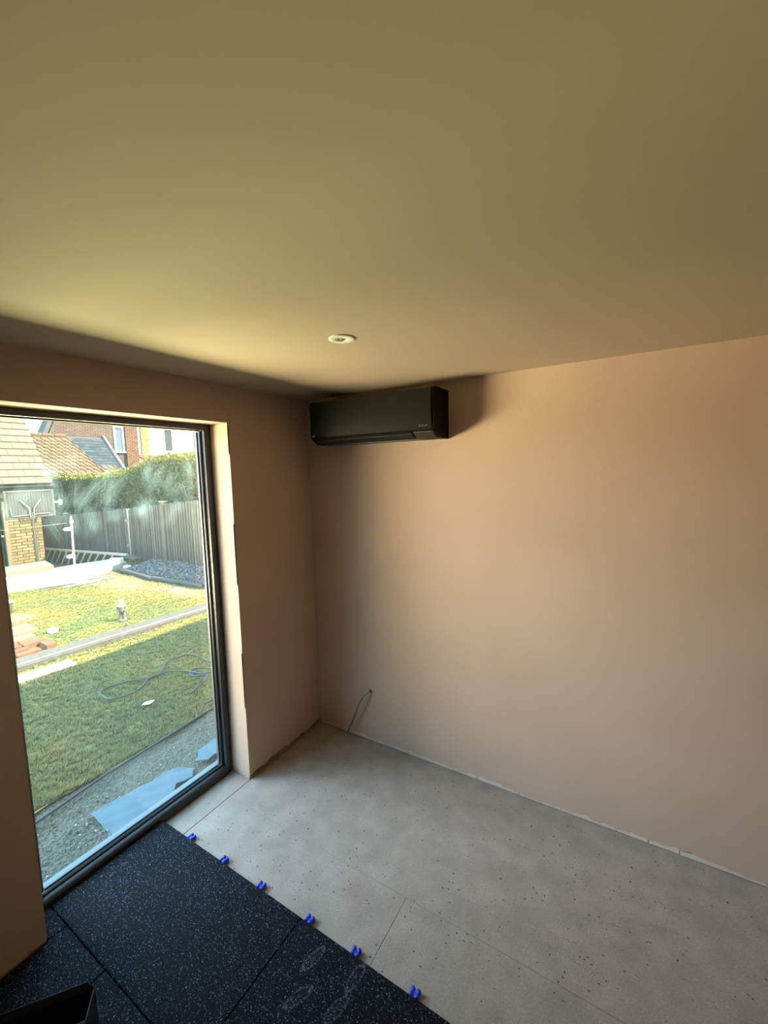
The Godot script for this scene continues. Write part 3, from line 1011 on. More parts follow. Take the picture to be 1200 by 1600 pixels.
func hedge_top(x: float) -> float:
	return 1.84 + 0.34 * smoothstep(-9.6, -7.4, x) + 0.05 * smoothstep(-10.5, -9.4, x)

func slate_h(x: float, z: float) -> float:
	var along: float = smoothstep(-7.45, -6.8, x)
	var up: float = clampf((-2.26 - z) / 0.52, 0.0, 1.0)
	return along * (0.02 + 0.17 * sqrt(up) + 0.02 * sin(x * 5.0) * up)

func block_thing(called, t, size, bev, m, label, category, group = ""):
	return tag(block(called, t, size, bev, m), label, category, group)

# ---------------------------------------------------------------- inside things
func air_conditioner() -> void:
	var ac = thing("air_conditioner", "black wall-mounted air conditioner high in the corner under the ceiling", "air conditioner", Vector3(0.615, 1.985, 0.0))
	var body_m = bump(mat(0.0065, 0.0062, 0.0056, 0.5), 111, 0.05, 0.02)
	body_m.metallic_specular = 0.2
	var L = 0.415
	# casing: side profile in (z, y), pushed along x
	var prof = [Vector2(0.002, 0.0), Vector2(0.10, 0.0), Vector2(0.145, 0.003), Vector2(0.196, 0.032), Vector2(0.203, 0.04), Vector2(0.203, 0.236), Vector2(0.196, 0.249), Vector2(0.182, 0.256), Vector2(0.16, 0.259), Vector2(0.002, 0.259)]
	var s = st_new()
	add_prism(s, prof, Vector3(-L + 0.006, 0, 0), Vector3(0, 0, 1), Vector3(0, 1, 0), Vector3(2 * L - 0.012, 0, 0))
	obj("body", s, body_m, ac)
	for sg in [-1, 1]:   # end caps, a little larger than the casing and bevelled
		var c = st_new()
		var grown = []
		for q in prof:
			grown.append(Vector2(0.002 + (q.x - 0.002) * 1.012, q.y * 1.008 - 0.001))
		add_prism(c, grown, Vector3(sg * (L - 0.010) - 0.006, 0, 0), Vector3(0, 0, 1), Vector3(0, 1, 0), Vector3(0.012, 0, 0))
		obj("end_cap", c, body_m, ac)
	# front panel, gently bowed
	var f = st_new()
	var rows = 10
	f.set_smooth_group(1)
	for i in rows:
		var ya = 0.043 + 0.207 * i / rows
		var yb = 0.043 + 0.207 * (i + 1) / rows
		var za = 0.206 + 0.007 * sin(PI * (0.08 + 0.84 * i / rows))
		var zb = 0.206 + 0.007 * sin(PI * (0.08 + 0.84 * (i + 1) / rows))
		quad(f, Vector3(-L + 0.014, ya, za), Vector3(L - 0.014, ya, za), Vector3(L - 0.014, yb, zb), Vector3(-L + 0.014, yb, zb))
	f.set_smooth_group(-1)
	add_box(f, at(0, 0.147, 0.204), Vector3(2 * L - 0.030, 0.204, 0.008), 0.003)
	var fm = mat(0.0100, 0.0100, 0.0075, 0.42)
	fm.metallic_specular = 0.22
	var fp = obj("front_panel", f, fm, ac)
	var bd = st_new()
	add_lathe(bd, [Vector2(0.011, 0.0), Vector2(0.0105, 0.0016), Vector2(0.0001, 0.002)], 20, Transform3D(Basis.from_euler(Vector3(PI / 2, 0, 0)) * Basis.from_scale(Vector3(1.25, 1, 0.55)), Vector3(-0.385, 0.050, 0.2105)))
	obj("badge", bd, mat(0.30, 0.30, 0.29, 0.4), fp)
	var lg = st_new()   # too small in the photo to read: a row of seven raised letters
	for k in 7:
		var x = 0.333 + 0.0072 * k
		add_box(lg, at(x - 0.0018, 0.0605, 0.2118), Vector3(0.0014, 0.0095, 0.0012))
		add_box(lg, at(x + 0.0008, 0.0645 if k % 2 else 0.0565, 0.2118), Vector3(0.0038, 0.0014, 0.0012))
		if k % 3 != 1:
			add_box(lg, at(x + 0.0022, 0.0605, 0.2118), Vector3(0.0012, 0.0095, 0.0012))
	obj("lettering", lg, mat(0.13, 0.125, 0.115, 0.5), fp)
	# air outlet: dark mouth, two louvres, silver edge, blank end block with the receiver
	var o = st_new()
	add_box(o, Transform3D(Basis.from_euler(Vector3(-0.51, 0, 0)), Vector3(-0.055, 0.0165, 0.1705)), Vector3(0.67, 0.006, 0.064), 0.001)
	obj("air_outlet", o, mat(0.0012, 0.0012, 0.0014, 1.0), ac)
	for k in 2:
		var lv = st_new()
		add_box(lv, Transform3D(Basis.from_euler(Vector3(-0.25 - 0.25 * k, 0, 0)), Vector3(-0.055, 0.0035 + 0.012 * k, 0.135 + 0.042 * k)), Vector3(0.655, 0.003, 0.030), 0.001)
		obj("louvre", lv, mat(0.004, 0.004, 0.004, 0.5), ac)
	var ed = st_new()
	add_tube(ed, [Vector3(-L + 0.02, -0.001, 0.102), Vector3(L - 0.10, -0.001, 0.102)], 0.0022, 6)
	obj("silver_edge", ed, mat(0.16, 0.15, 0.14, 0.35, 0.4), ac)
	var eb = st_new()
	add_box(eb, Transform3D(Basis.from_euler(Vector3(-0.51, 0, 0)), Vector3(0.345, 0.0170, 0.1705)), Vector3(0.115, 0.009, 0.064), 0.003)
	obj("receiver_block", eb, mat(0.020, 0.018, 0.013, 0.35), ac)
	var gr = st_new()   # intake grille on top
	for k in 22:
		add_box(gr, at(-0.36 + 0.034 * k, 0.2605, 0.085), Vector3(0.006, 0.005, 0.13), 0.001)
	for k in 4:
		add_box(gr, at(0, 0.2600, 0.03 + 0.037 * k), Vector3(0.74, 0.004, 0.005), 0.001)
	obj("intake_grille", gr, body_m, ac)

func downlight() -> void:
	var d = thing("downlight", "small round white recessed downlight in the ceiling, switched off", "downlight", Vector3(0.995, H, 0.928))
	var s = st_new()
	add_lathe(s, [Vector2(0.0160, 0.004), Vector2(0.0162, -0.0030), Vector2(0.0172, -0.0040), Vector2(0.0450, -0.0040), Vector2(0.0475, -0.0030), Vector2(0.0482, 0.0)], 48)
	obj("bezel", s, mat(0.82, 0.78, 0.70, 0.45), d)
	var c = st_new()
	add_lathe(c, [Vector2(0.0001, -0.0008), Vector2(0.016, -0.0006), Vector2(0.0168, -0.0030), Vector2(0.0172, -0.0028)], 32)
	obj("recess", c, mat(0.06, 0.05, 0.035, 0.6), d)
	var l = st_new()
	for k in 4:
		var a = TAU * k / 4.0 + 0.5
		add_lathe(l, [Vector2(0.0001, -0.0032), Vector2(0.0030, -0.0028), Vector2(0.0042, -0.0008)], 12, at(0.0080 * cos(a), 0, 0.0080 * sin(a)))
	add_lathe(l, [Vector2(0.0001, -0.0036), Vector2(0.0034, -0.0030), Vector2(0.0044, -0.0008)], 12)
	obj("lens", l, mat(0.50, 0.45, 0.35, 0.2), d)

func wall_cable() -> void:
	var c = thing("cable", "grey twin cable hanging from a hole in the wall to the floor", "cable", Vector3(0.449, 0.355, 0.0))
	var h = st_new()
	add_lathe(h, [Vector2(0.0115, 0.0), Vector2(0.0110, 0.0012), Vector2(0.0001, 0.0014)], 20, Transform3D(Basis.from_euler(Vector3(PI / 2, 0, 0)), Vector3(0, 0, 0.0)))
	obj("wall_hole", h, mat(0.006, 0.006, 0.006, 0.9), c)
	var curve = Curve3D.new()
	for p in [Vector3(0.0, -0.002, -0.004), Vector3(-0.014, -0.012, 0.030), Vector3(-0.050, -0.060, 0.052), Vector3(-0.090, -0.150, 0.050), Vector3(-0.130, -0.235, 0.042), Vector3(-0.168, -0.305, 0.036), Vector3(-0.190, -0.348, 0.034)]:
		curve.add_point(p)
	for i in range(1, curve.point_count - 1):
		var t = (curve.get_point_position(i + 1) - curve.get_point_position(i - 1)) / 6.0
		curve.set_point_in(i, -t)
		curve.set_point_out(i, t)
	var pts = Array(curve.tessellate(4, 2))
	for k in 2:
		var q = []
		for i in pts.size():
			var spread: float = 0.0032 + 0.003 * smoothstep(0.55, 0.8, float(i) / pts.size()) * k
			q.append(pts[i] + Vector3(spread * (2 * k - 1), 0.0015 * (2 * k - 1), 0.0))
		var s = st_new()
		add_tube(s, q, 0.0033, 8)
		obj("core", s, mat(0.14, 0.14, 0.15, 0.5) if k == 0 else mat(0.26, 0.26, 0.27, 0.5), c)
	var e = st_new()
	add_tube(e, [Vector3(-0.189, -0.340, 0.034), Vector3(-0.194, -0.3525, 0.037)], 0.006, 10)
	obj("end_sleeve", e, M.white, c)

func mat_image(prints: bool, seed_n: int) -> ImageTexture:
	var w = 1024
	var h = 512
	rng.seed = seed_n
	var n = FastNoiseLite.new()
	n.seed = seed_n
	n.frequency = 0.25
	n.fractal_octaves = 2
	var im = Image.create(w, h, false, Image.FORMAT_RGB8)
	for y in h:
		for x in w:
			var v: float = 0.088 + 0.045 * n.get_noise_2d(x, y)
			im.set_pixel(x, y, Color(v, v * 1.10, v * 1.34))
	var dust = Color(0.36, 0.38, 0.42)
	if prints:   # dusty prints of a ribbed boot sole
		for p in [[0.135, 0.085, 0.25, 1.0], [0.165, 0.20, 0.45, 0.85], [0.305, 0.055, 0.10, 0.75], [0.30, 0.16, 0.30, 0.6]]:
			for k in 520:
				var a: float = rng.randf() * TAU
				var band: float = rng.randf_range(0.74, 1.0) if rng.randf() < 0.75 else rng.randf()
				var v = Vector2(cos(a) * 0.020 * band, sin(a) * 0.055 * band)
				if fposmod(v.y, 0.012) < 0.004 and rng.randf() < 0.7:
					continue
				v = v.rotated(p[2]) + Vector2(p[0], p[1])
				var px = Vector2i(int(v.x * w), int(v.y * 2.0 * h))
				if px.x > 2 and px.y > 2 and px.x < w - 4 and px.y < h - 4 and rng.randf() < p[3]:
					var was = im.get_pixel(px.x, px.y)
					im.fill_rect(Rect2i(px.x, px.y, rng.randi_range(2, 4), rng.randi_range(2, 4)), was.lerp(dust, rng.randf_range(0.3, 0.75)))
	for i in 9000:   # pale flecks of the rubber granulate
		var p = Vector2(rng.randf() * w, rng.randf() * h)
		var d = Vector2.from_angle(rng.randf() * TAU)
		var v = rng.randf_range(0.24, 0.52) if rng.randf() < 0.8 else 0.66
		for k in rng.randi_range(1, 4):
			p += d
			im.fill_rect(Rect2i(int(p.x), int(p.y), 1 + (rng.randi() % 2), 1 + (rng.randi() % 2)), Color(v * 0.86, v * 0.96, v * 1.12))
	return ImageTexture.create_from_image(im)

func rubber_mats() -> void:
	# tiles of one metre by half a metre; [x0, x1, z0, z1, label, printed, edge pegs]
	var tiles = [
		[-0.146, 0.8122, 1.0955, 1.5925, "flecked black rubber mat lying in the window opening", false, [0.065, 0.313, 0.564]],
		[0.8138, 1.8138, 1.0955, 1.5925, "flecked black rubber mat with dusty boot prints", true, [0.817 + 0.024, 1.072, 1.321, 1.57]],
		[0.004, 0.3072, 1.594, 2.092, "cut flecked black rubber mat against the wall left of the window", false, []],
		[0.3088, 1.3088, 1.594, 2.092, "flecked black rubber mat under the black cardboard box", false, []]]
	var looks = []
	for k in 3:
		var m = StandardMaterial3D.new()
		m.albedo_texture = mat_image(k == 1, 700 + k)
		m.roughness = 0.62
		m.metallic_specular = 0.17
		m.heightmap_enabled = true
		m.heightmap_texture = noise_tex(75 + k, 0.10, Color.BLACK, Color.WHITE, 512, 3)
		m.heightmap_scale = 0.12
		looks.append(m)
	rng.seed = 777
	for i in tiles.size():
		var t: Array = tiles[i]
		var cx: float = (t[0] + t[1]) / 2
		var cz: float = (t[2] + t[3]) / 2
		var o = thing("rubber_mat", t[4], "rubber mat", Vector3(cx, 0, cz), 0.0, "rubber gym mats")
		var s = st_new()
		mat_slab(s, Vector3(t[1] - t[0], 0.020, t[3] - t[2]))
		if i == 2:   # tongue into the window recess
			mat_slab(s, Vector3(0.149, 0.020, 0.061), Vector3(-0.2275, 0, -0.2185))
		obj("tile", s, looks[[0, 1, 2, 0][i]], o)
		for px in t[6]:
			var pg = obj("connector_peg", peg_mesh(), mat(0.014, 0.060, 0.62, 0.45), o)
			pg.position = Vector3(px - cx, 0.0105, t[2] - cz)
			pg.rotation.y = rng.randf_range(-0.10, 0.10)

func mat_slab(s, size: Vector3, off = Vector3.ZERO) -> void:
	var b = 0.003
	var hx = size.x / 2
	var hz = size.z / 2
	var ring = func(inset, y): return [Vector3(-hx + inset, y, hz - inset), Vector3(hx - inset, y, hz - inset), Vector3(hx - inset, y, -hz + inset), Vector3(-hx + inset, y, -hz + inset)]
	var rings = [ring.call(0.0, 0.0005), ring.call(0.0, size.y - b), ring.call(b, size.y)]
	var pt = func(v: Vector3):
		s.set_uv(Vector2(v.x + hx, (v.z + hz) * 2.0))
		s.add_vertex(v + off)
	var q = func(a, c, d, e):
		for v in [a, d, c, a, e, d]:
			pt.call(v)
	for i in 2:
		for k in 4:
			var k2 = (k + 1) % 4
			q.call(rings[i][k], rings[i][k2], rings[i + 1][k2], rings[i + 1][k])
	q.call(rings[2][0], rings[2][1], rings[2][2], rings[2][3])
	q.call(rings[0][3], rings[0][2], rings[0][1], rings[0][0])

func peg_mesh() -> ArrayMesh:
	if not meshes.has("peg"):   # double-headed plug: two ribbed barrels side by side with a web
		var s = st_new()
		for sg in [-1, 1]:
			var x: float = 0.0105 * sg
			add_lathe(s, [Vector2(0.0001, 0.0), Vector2(0.0082, 0.0), Vector2(0.0082, 0.010), Vector2(0.0066, 0.013), Vector2(0.0066, 0.018), Vector2(0.0086, 0.021), Vector2(0.0086, 0.028), Vector2(0.0060, 0.031), Vector2(0.0001, 0.0315)], 14, Transform3D(Basis.from_euler(Vector3(-PI / 2, 0, 0)), Vector3(x, 0, 0)))
		add_box(s, at(0, 0, -0.010), Vector3(0.014, 0.009, 0.018), 0.002)
		s.generate_normals()
		meshes.peg = s.commit()
	return meshes.peg

func carton() -> void:
	# narrow black cardboard box standing on the mats at the lower left, its long lid flaps thrown open
	var b = thing("cardboard_box", "open black cardboard box with raised flaps on the mats", "box", Vector3(0.370, 0.0205, 1.855))
	var m = bump(mat(0.008, 0.009, 0.011, 0.6), 131, 0.04, 0.05)
	var d = Vector3(0.62, 0, -0.785)   # towards the pointed end seen in the picture
	var n = Vector3(0.785, 0, 0.62)
	var hgt = 0.134
	var s = st_new()
	var hw = 0.045
	var hl = 0.185
	for e in [[d * hl, n * hw], [-d * hl, n * hw]]:
		add_box(s, Transform3D(Basis(n, Vector3.UP, n.cross(Vector3.UP)), e[0] + Vector3(0, hgt / 2, 0)), Vector3(2 * hw, hgt, 0.004), 0.0008)
	for sg in [-1.0, 1.0]:
		add_box(s, Transform3D(Basis(d, Vector3.UP, d.cross(Vector3.UP)), n * hw * sg + Vector3(0, hgt / 2, 0)), Vector3(2 * hl, hgt, 0.004), 0.0008)
	add_box(s, Transform3D(Basis(d, Vector3.UP, d.cross(Vector3.UP)), Vector3(0, 0.002, 0)), Vector3(2 * hl, 0.004, 2 * hw), 0.0005)
	obj("carton_body", s, m, b)
	var top = Vector3(0, hgt, 0)
	var f1 = st_new()
	flap(f1, n * hw - d * hl + top, n * hw + d * hl + top, n * (hw + 0.058) + d * (hl - 0.02) + Vector3(0, 0.112, 0), n * (hw + 0.058) - d * hl + Vector3(0, 0.112, 0))
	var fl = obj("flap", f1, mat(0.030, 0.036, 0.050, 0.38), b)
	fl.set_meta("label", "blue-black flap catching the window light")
	var tx = st_new()   # faint print on the flap, too small to read
	for k in 6:
		add_box(tx, Transform3D(Basis(d, Vector3.UP, d.cross(Vector3.UP)), n * (hw + 0.030) + d * (0.085 + 0.009 * k) + Vector3(0, hgt - 0.0055, 0)), Vector3(0.006, 0.001, 0.004 + 0.002 * (k % 2)))
	obj("print", tx, mat(0.16, 0.17, 0.19, 0.6), fl)
	var f2 = st_new()
	flap(f2, -n * hw - d * hl + top, -n * hw + d * hl + top, -n * (hw + 0.012) + d * (hl - 0.02) + Vector3(0, 0.150, 0), -n * (hw + 0.012) - d * hl + Vector3(0, 0.150, 0))
	obj("flap", f2, m, b)

func flap(s, a: Vector3, b: Vector3, c: Vector3, d: Vector3) -> void:
	var n = (b - a).cross(c - a).normalized() * 0.004
	var mid = (a + b + c + d) / 4.0 + n / 2.0
	for e in [[a, b, c, d], [a + n, b + n, c + n, d + n], [a, b, b + n, a + n], [b, c, c + n, b + n], [c, d, d + n, c + n], [d, a, a + n, d + n]]:
		face(s, e[0], e[1], e[2], e[3], mid)

# ---------------------------------------------------------------- things in the garden
func garden_things() -> void:
	rng.seed = 4242
	# long grey beam lying across the lawn at the edge of the shade
	var bm = thing("timber_beam", "long grey weathered beam lying across the lawn at the edge of the shade", "beam", Vector3(-3.47, G, -0.2), -0.075)
	block("beam_body", at(-0.03, 0.045, 0), Vector3(0.15, 0.085, 2.9), 0.006, M.grey_timber, bm)
	block("lower_ledge", at(0.075, 0.030, 0), Vector3(0.05, 0.055, 2.9), 0.005, M.grey_timber, bm)
	block("groove_strip", at(0.045, 0.066, 0), Vector3(0.008, 0.02, 2.88), 0.002, mat(0.13, 0.125, 0.12, 0.6), bm)
	block_thing("white_sheet", at(-3.19, G + 0.022, 0.60, -0.10), Vector3(0.20, 0.012, 0.62), 0.004, M.white, "white board lying on the grass beside the grey beam", "board")
	# stack of sawn planks and loose bricks at the left edge of the window
	var pl = [[-5.55, 0.38, 0.9, 0.035, 0.0, "topmost pale plank at the far side of the timber stack"], [-5.25, 0.44, 1.05, 0.035, 0.02, "second pale plank from the far side of the timber stack"], [-4.92, 0.54, 0.95, 0.035, -0.03, "middle pale plank of the timber stack beside the bricks"], [-4.68, 0.58, 1.0, 0.04, 0.02, "wide pale plank just behind the red bricks"], [-4.45, 0.64, 0.9, 0.03, -0.02, "narrow plank lying against the red bricks"]]
	for p in pl:
		var hgt: float = 0.045 + 0.03 * rng.randf()
		block_thing("plank", at(p[0], G + 0.006 + hgt / 2, p[1], 0.04 + p[4]), Vector3(0.17, hgt, p[2]), 0.006, M.timber, p[5], "plank", "sawn planks on the lawn")
	var bm1 = tri_mat(mat(0.11, 0.036, 0.013, 0.9), noise_tex(141, 0.04, Color(0.65, 0.65, 0.65), Color(1, 1, 1), 256), 3.0, false)
	var bm2 = tri_mat(mat(0.14, 0.05, 0.02, 0.9), noise_tex(142, 0.04, Color(0.65, 0.65, 0.65), Color(1, 1, 1), 256), 3.0, false)
	var bricks = [
		[-4.22, 0.30, "right-hand loose red brick of the far row beside the planks"], [-4.22, 0.525, "left-hand loose red brick of the far row beside the planks"],
		[-4.105, 0.31, "right-hand loose red brick of the middle row on the lawn"], [-4.105, 0.535, "left-hand loose red brick of the middle row on the lawn"],
		[-3.92, 0.23, "loose red brick lying alone at the right end of the brick pile"], [-3.95, 0.52, "loose red brick in the near row at the window's left edge"],
		[-3.80, 0.46, "loose red brick nearest the grey beam"]]
	for i in bricks.size():
		var yaw = (1.5 if i == 4 else 0.05) + rng.randf_range(-0.08, 0.08)
		block_thing("brick", at(bricks[i][0], G + 0.006 + 0.0325, bricks[i][1], yaw), Vector3(0.1025, 0.065, 0.215), 0.005, bm1 if i % 2 else bm2, bricks[i][2], "brick", "loose bricks on the lawn")
	block_thing("white_block", at(-4.42, G + 0.035, 0.00, 0.3), Vector3(0.10, 0.06, 0.08), 0.012, M.white, "small white block on the grass right of the timber stack", "block")
	var tub = thing("bucket", "white plastic bucket at the far left of the timber stack", "bucket", Vector3(-6.0, G, 0.02))
	var tb = st_new()
	add_lathe(tb, [Vector2(0.0001, 0.008), Vector2(0.095, 0.008), Vector2(0.115, 0.17), Vector2(0.122, 0.17), Vector2(0.122, 0.18), Vector2(0.108, 0.18), Vector2(0.092, 0.02), Vector2(0.0001, 0.02)], 24)
	obj("tub", tb, M.white, tub)
	var hd = st_new()
	var arc = []
	for k in 13:
		arc.append(Vector3(0.118 * cos(PI * k / 12.0), 0.17 + 0.03 * sin(PI * k / 12.0), 0.11 * sin(PI * k / 12.0)))
	add_tube(hd, arc, 0.003, 6)
	obj("handle", hd, M.spacer, tub)
	statue()
	hoop()
	line_posts()
	slatted_rack()
	# black hose looped on the shaded lawn
	var hose = [Vector2(-1.25, -0.50), Vector2(-1.69, -0.42), Vector2(-1.87, -0.41), Vector2(-2.10, -0.43), Vector2(-2.20, -0.39), Vector2(-2.22, -0.29), Vector2(-2.22, -0.18), Vector2(-2.13, -0.08), Vector2(-2.05, 0.01), Vector2(-2.06, 0.12), Vector2(-2.16, 0.23), Vector2(-2.21, 0.34), Vector2(-2.22, 0.43), Vector2(-2.17, 0.48), Vector2(-2.05, 0.50), Vector2(-1.97, 0.48), Vector2(-1.92, 0.40), Vector2(-1.92, 0.30), Vector2(-1.96, 0.21), Vector2(-2.02, 0.14), Vector2(-2.02, 0.06), Vector2(-1.99, -0.05), Vector2(-1.89, -0.12), Vector2(-1.78, -0.16), Vector2(-1.63, -0.20), Vector2(-1.60, -0.30), Vector2(-1.68, -0.30), Vector2(-1.78, -0.25), Vector2(-1.80, -0.18), Vector2(-1.74, -0.12), Vector2(-1.65, -0.13), Vector2(-1.58, -0.19), Vector2(-1.50, -0.10), Vector2(-1.45, 0.01), Vector2(-1.41, 0.10)]
	var cv = Curve3D.new()
	for i in hose.size():
		cv.add_point(Vector3(hose[i].x, G + 0.030 + (0.010 if i > 18 else 0.0), hose[i].y))
	for i in range(1, hose.size() - 1):
		var t = (cv.get_point_position(i + 1) - cv.get_point_position(i - 1)) / 6.0
		cv.set_point_in(i, -t)
		cv.set_point_out(i, t)
	var hs = st_new()
	add_tube(hs, Array(cv.tessellate(4, 3)), 0.0075, 7)
	tag(obj("hose", hs, mat(0.020, 0.028, 0.028, 0.5)), "thin dark hose looped loosely on the shaded lawn", "hose")
	var lf = st_new()
	quad(lf, Vector3(-0.035, 0.004, 0), Vector3(0, 0.010, 0.055), Vector3(0.035, 0.004, 0), Vector3(0, 0.0, -0.06))
	add_box(lf, at(0, 0.001, 0), Vector3(0.03, 0.002, 0.05))
	var lo = tag(obj("paper_scrap", lf, M.white), "small white paper scrap on the shaded grass below the hose loop", "paper")
	lo.position = Vector3(-1.60, G + 0.036, 0.37)
	# edge of the lawn: thin dark pipe, and two rods at the right
	var ep = st_new()
	add_tube(ep, [Vector3(-0.93, G + 0.012, 2.2), Vector3(-0.955, G + 0.014, 1.4), Vector3(-1.02, G + 0.016, 1.0), Vector3(-1.045, G + 0.014, 0.6), Vector3(-1.08, G + 0.014, 0.1), Vector3(-1.09, G + 0.014, -0.6)], 0.009, 7)
	tag(obj("edging_pipe", ep, mat(0.020, 0.024, 0.026, 0.6)), "thin black pipe running along the edge of the shaded lawn", "pipe")
	for e in [[-1.17, "thin dark rod on the grass nearest the hose"], [-1.115, "thin dark rod on the grass nearest the gravel"]]:
		var rd = st_new()
		add_tube(rd, [Vector3(e[0], G + 0.030, 0.13), Vector3(e[0] + 0.02, G + 0.034, -0.45)], 0.008, 7)
		tag(obj("rod", rd, mat(0.03, 0.035, 0.035, 0.6)), e[1], "rod")
	# torn blue plastic membrane on the gravel
	membrane("plastic_sheet", [Vector2(-0.750, 1.190), Vector2(-0.60, 1.20), Vector2(-0.455, 1.215), Vector2(-0.36, 1.19), Vector2(-0.37, 1.00), Vector2(-0.45, 0.97), Vector2(-0.46, 0.86), Vector2(-0.52, 0.80), Vector2(-0.50, 0.70), Vector2(-0.56, 0.655), Vector2(-0.64, 0.69), Vector2(-0.69, 0.78), Vector2(-0.68, 0.88), Vector2(-0.72, 1.02)], "larger torn blue plastic sheet on the gravel outside the window")
	membrane("plastic_sheet", [Vector2(-0.60, 0.615), Vector2(-0.535, 0.56), Vector2(-0.55, 0.45), Vector2(-0.51, 0.36), Vector2(-0.56, 0.22), Vector2(-0.53, 0.05), Vector2(-0.55, -0.15), Vector2(-0.74, -0.10), Vector2(-0.72, 0.10), Vector2(-0.76, 0.24), Vector2(-0.69, 0.38), Vector2(-0.70, 0.52), Vector2(-0.63, 0.57)], "smaller torn blue plastic sheet near the right side of the window")
	# plant in front of the outbuilding door
	var pp = thing("shrub", "small leafy green shrub in front of the outbuilding door", "shrub", Vector3(-9.35, -0.06, -0.55))
	var sm = st_new()
	for k in 7:
		var a = TAU * k / 7.0
		add_tube(sm, [Vector3(0, -0.05, 0), Vector3(cos(a) * 0.07, 0.18, sin(a) * 0.07), Vector3(cos(a) * 0.19, 0.42 + 0.05 * (k % 3), sin(a) * 0.17)], 0.010, 5, 0.004)
	obj("stem", sm, mat(0.10, 0.07, 0.04, 0.9), pp)
	var leaf = st_new()
	quad(leaf, Vector3(-0.5, 0, 0), Vector3(0, -0.05, 0.25), Vector3(0.5, 0, 0), Vector3(0, -0.05, -0.25))
	leaf.generate_normals()
	var list = []
	var cols = []
	for i in 260:
		var d = Vector3(rng.randfn(), rng.randfn() * 0.8, rng.randfn()).normalized() * rng.randf_range(0.12, 0.26)
		list.append(Transform3D(rot(Vector3.ONE * rng.randf_range(0.06, 0.11)), Vector3(0, 0.30, 0) + d * Vector3(1, 1.15, 1)))
		var v = rng.randf()
		cols.append(Color(0.03, 0.09, 0.045).lerp(Color(0.09, 0.17, 0.08), v))
	many("leaves", leaf.commit(), mat(1, 1, 1, 0.55), list, cols, pp)

func membrane(called, poly, label) -> void:
	var n = FastNoiseLite.new()
	n.seed = 151
	n.frequency = 6.0
	var flat = PackedVector2Array(poly)
	var s = SurfaceTool.new()
	s.begin(Mesh.PRIMITIVE_TRIANGLES)
	# crumpled surface on a fine grid, cut to the torn outline
	var lo = Vector2(9, 9)
	var hi = Vector2(-9, -9)
	for p in poly:
		lo = lo.min(p)
		hi = hi.max(p)
	var step = 0.03
	var x = lo.x
	while x < hi.x:
		var z = lo.y
		while z < hi.y:
			for part in Geometry2D.intersect_polygons(flat, PackedVector2Array([Vector2(x, z), Vector2(x + step, z), Vector2(x + step, z + step), Vector2(x, z + step)])):
				var idx = Geometry2D.triangulate_polygon(part)
				for k in range(0, idx.size(), 3):
					var v = []
					for m in 3:
						var q: Vector2 = part[idx[k + m]]
						v.append(Vector3(q.x, G + 0.022 + 0.012 * n.get_noise_2d(q.x, q.y) + 0.004 * sin(q.y * 31.0 + q.x * 60.0), q.y))
					if (v[1] - v[0]).cross(v[2] - v[0]).y < 0.0:
						tri(s, v[0], v[2], v[1])
					else:
						tri(s, v[0], v[1], v[2])
			z += step
		x += step
	var m = mat(0.040, 0.085, 0.115, 0.5)
	tag(obj(called, s, m), label, "plastic sheet")

func statue() -> void:
	var g = thing("garden_statue", "small pale grey statue of a standing figure on the sunlit lawn", "statue", Vector3(-4.06, G, -0.67), 0.9)
	var m = tri_mat(mat(0.11, 0.115, 0.105, 0.9), noise_tex(161, 0.05, Color(0.6, 0.6, 0.6), Color(1, 1, 1), 256), 4.0, false)
	var s = st_new()
	add_lathe(s, [Vector2(0.0001, 0.002), Vector2(0.056, 0.002), Vector2(0.056, 0.024), Vector2(0.050, 0.032), Vector2(0.0001, 0.034)], 20)
	obj("plinth", s, m, g)
	var f = st_new()
	for sg in [-1, 1]:   # legs, arms
		add_tube(f, [Vector3(0.020 * sg, 0.028, 0.008), Vector3(0.022 * sg, 0.075, 0.002), Vector3(0.019 * sg, 0.135, 0)], 0.017, 10, 0.024)
		add_tube(f, [Vector3(0.036 * sg, 0.225, 0), Vector3(0.054 * sg, 0.180, 0.006), Vector3(0.040 * sg, 0.150, 0.032)], 0.015, 8, 0.010)
		add_tube(f, [Vector3(0.020 * sg, 0.034, -0.006), Vector3(0.022 * sg, 0.034, 0.034)], 0.013, 8, 0.011)
	add_lathe(f, [Vector2(0.0001, 0.115), Vector2(0.036, 0.120), Vector2(0.043, 0.150), Vector2(0.038, 0.180), Vector2(0.042, 0.212), Vector2(0.032, 0.234), Vector2(0.014, 0.242), Vector2(0.013, 0.250), Vector2(0.024, 0.258), Vector2(0.030, 0.274), Vector2(0.027, 0.292), Vector2(0.016, 0.304), Vector2(0.0001, 0.307)], 18)
	add_tube(f, [Vector3(0, 0.274, 0.024), Vector3(0, 0.270, 0.034)], 0.006, 6, 0.004)
	obj("figure", f, m, g)

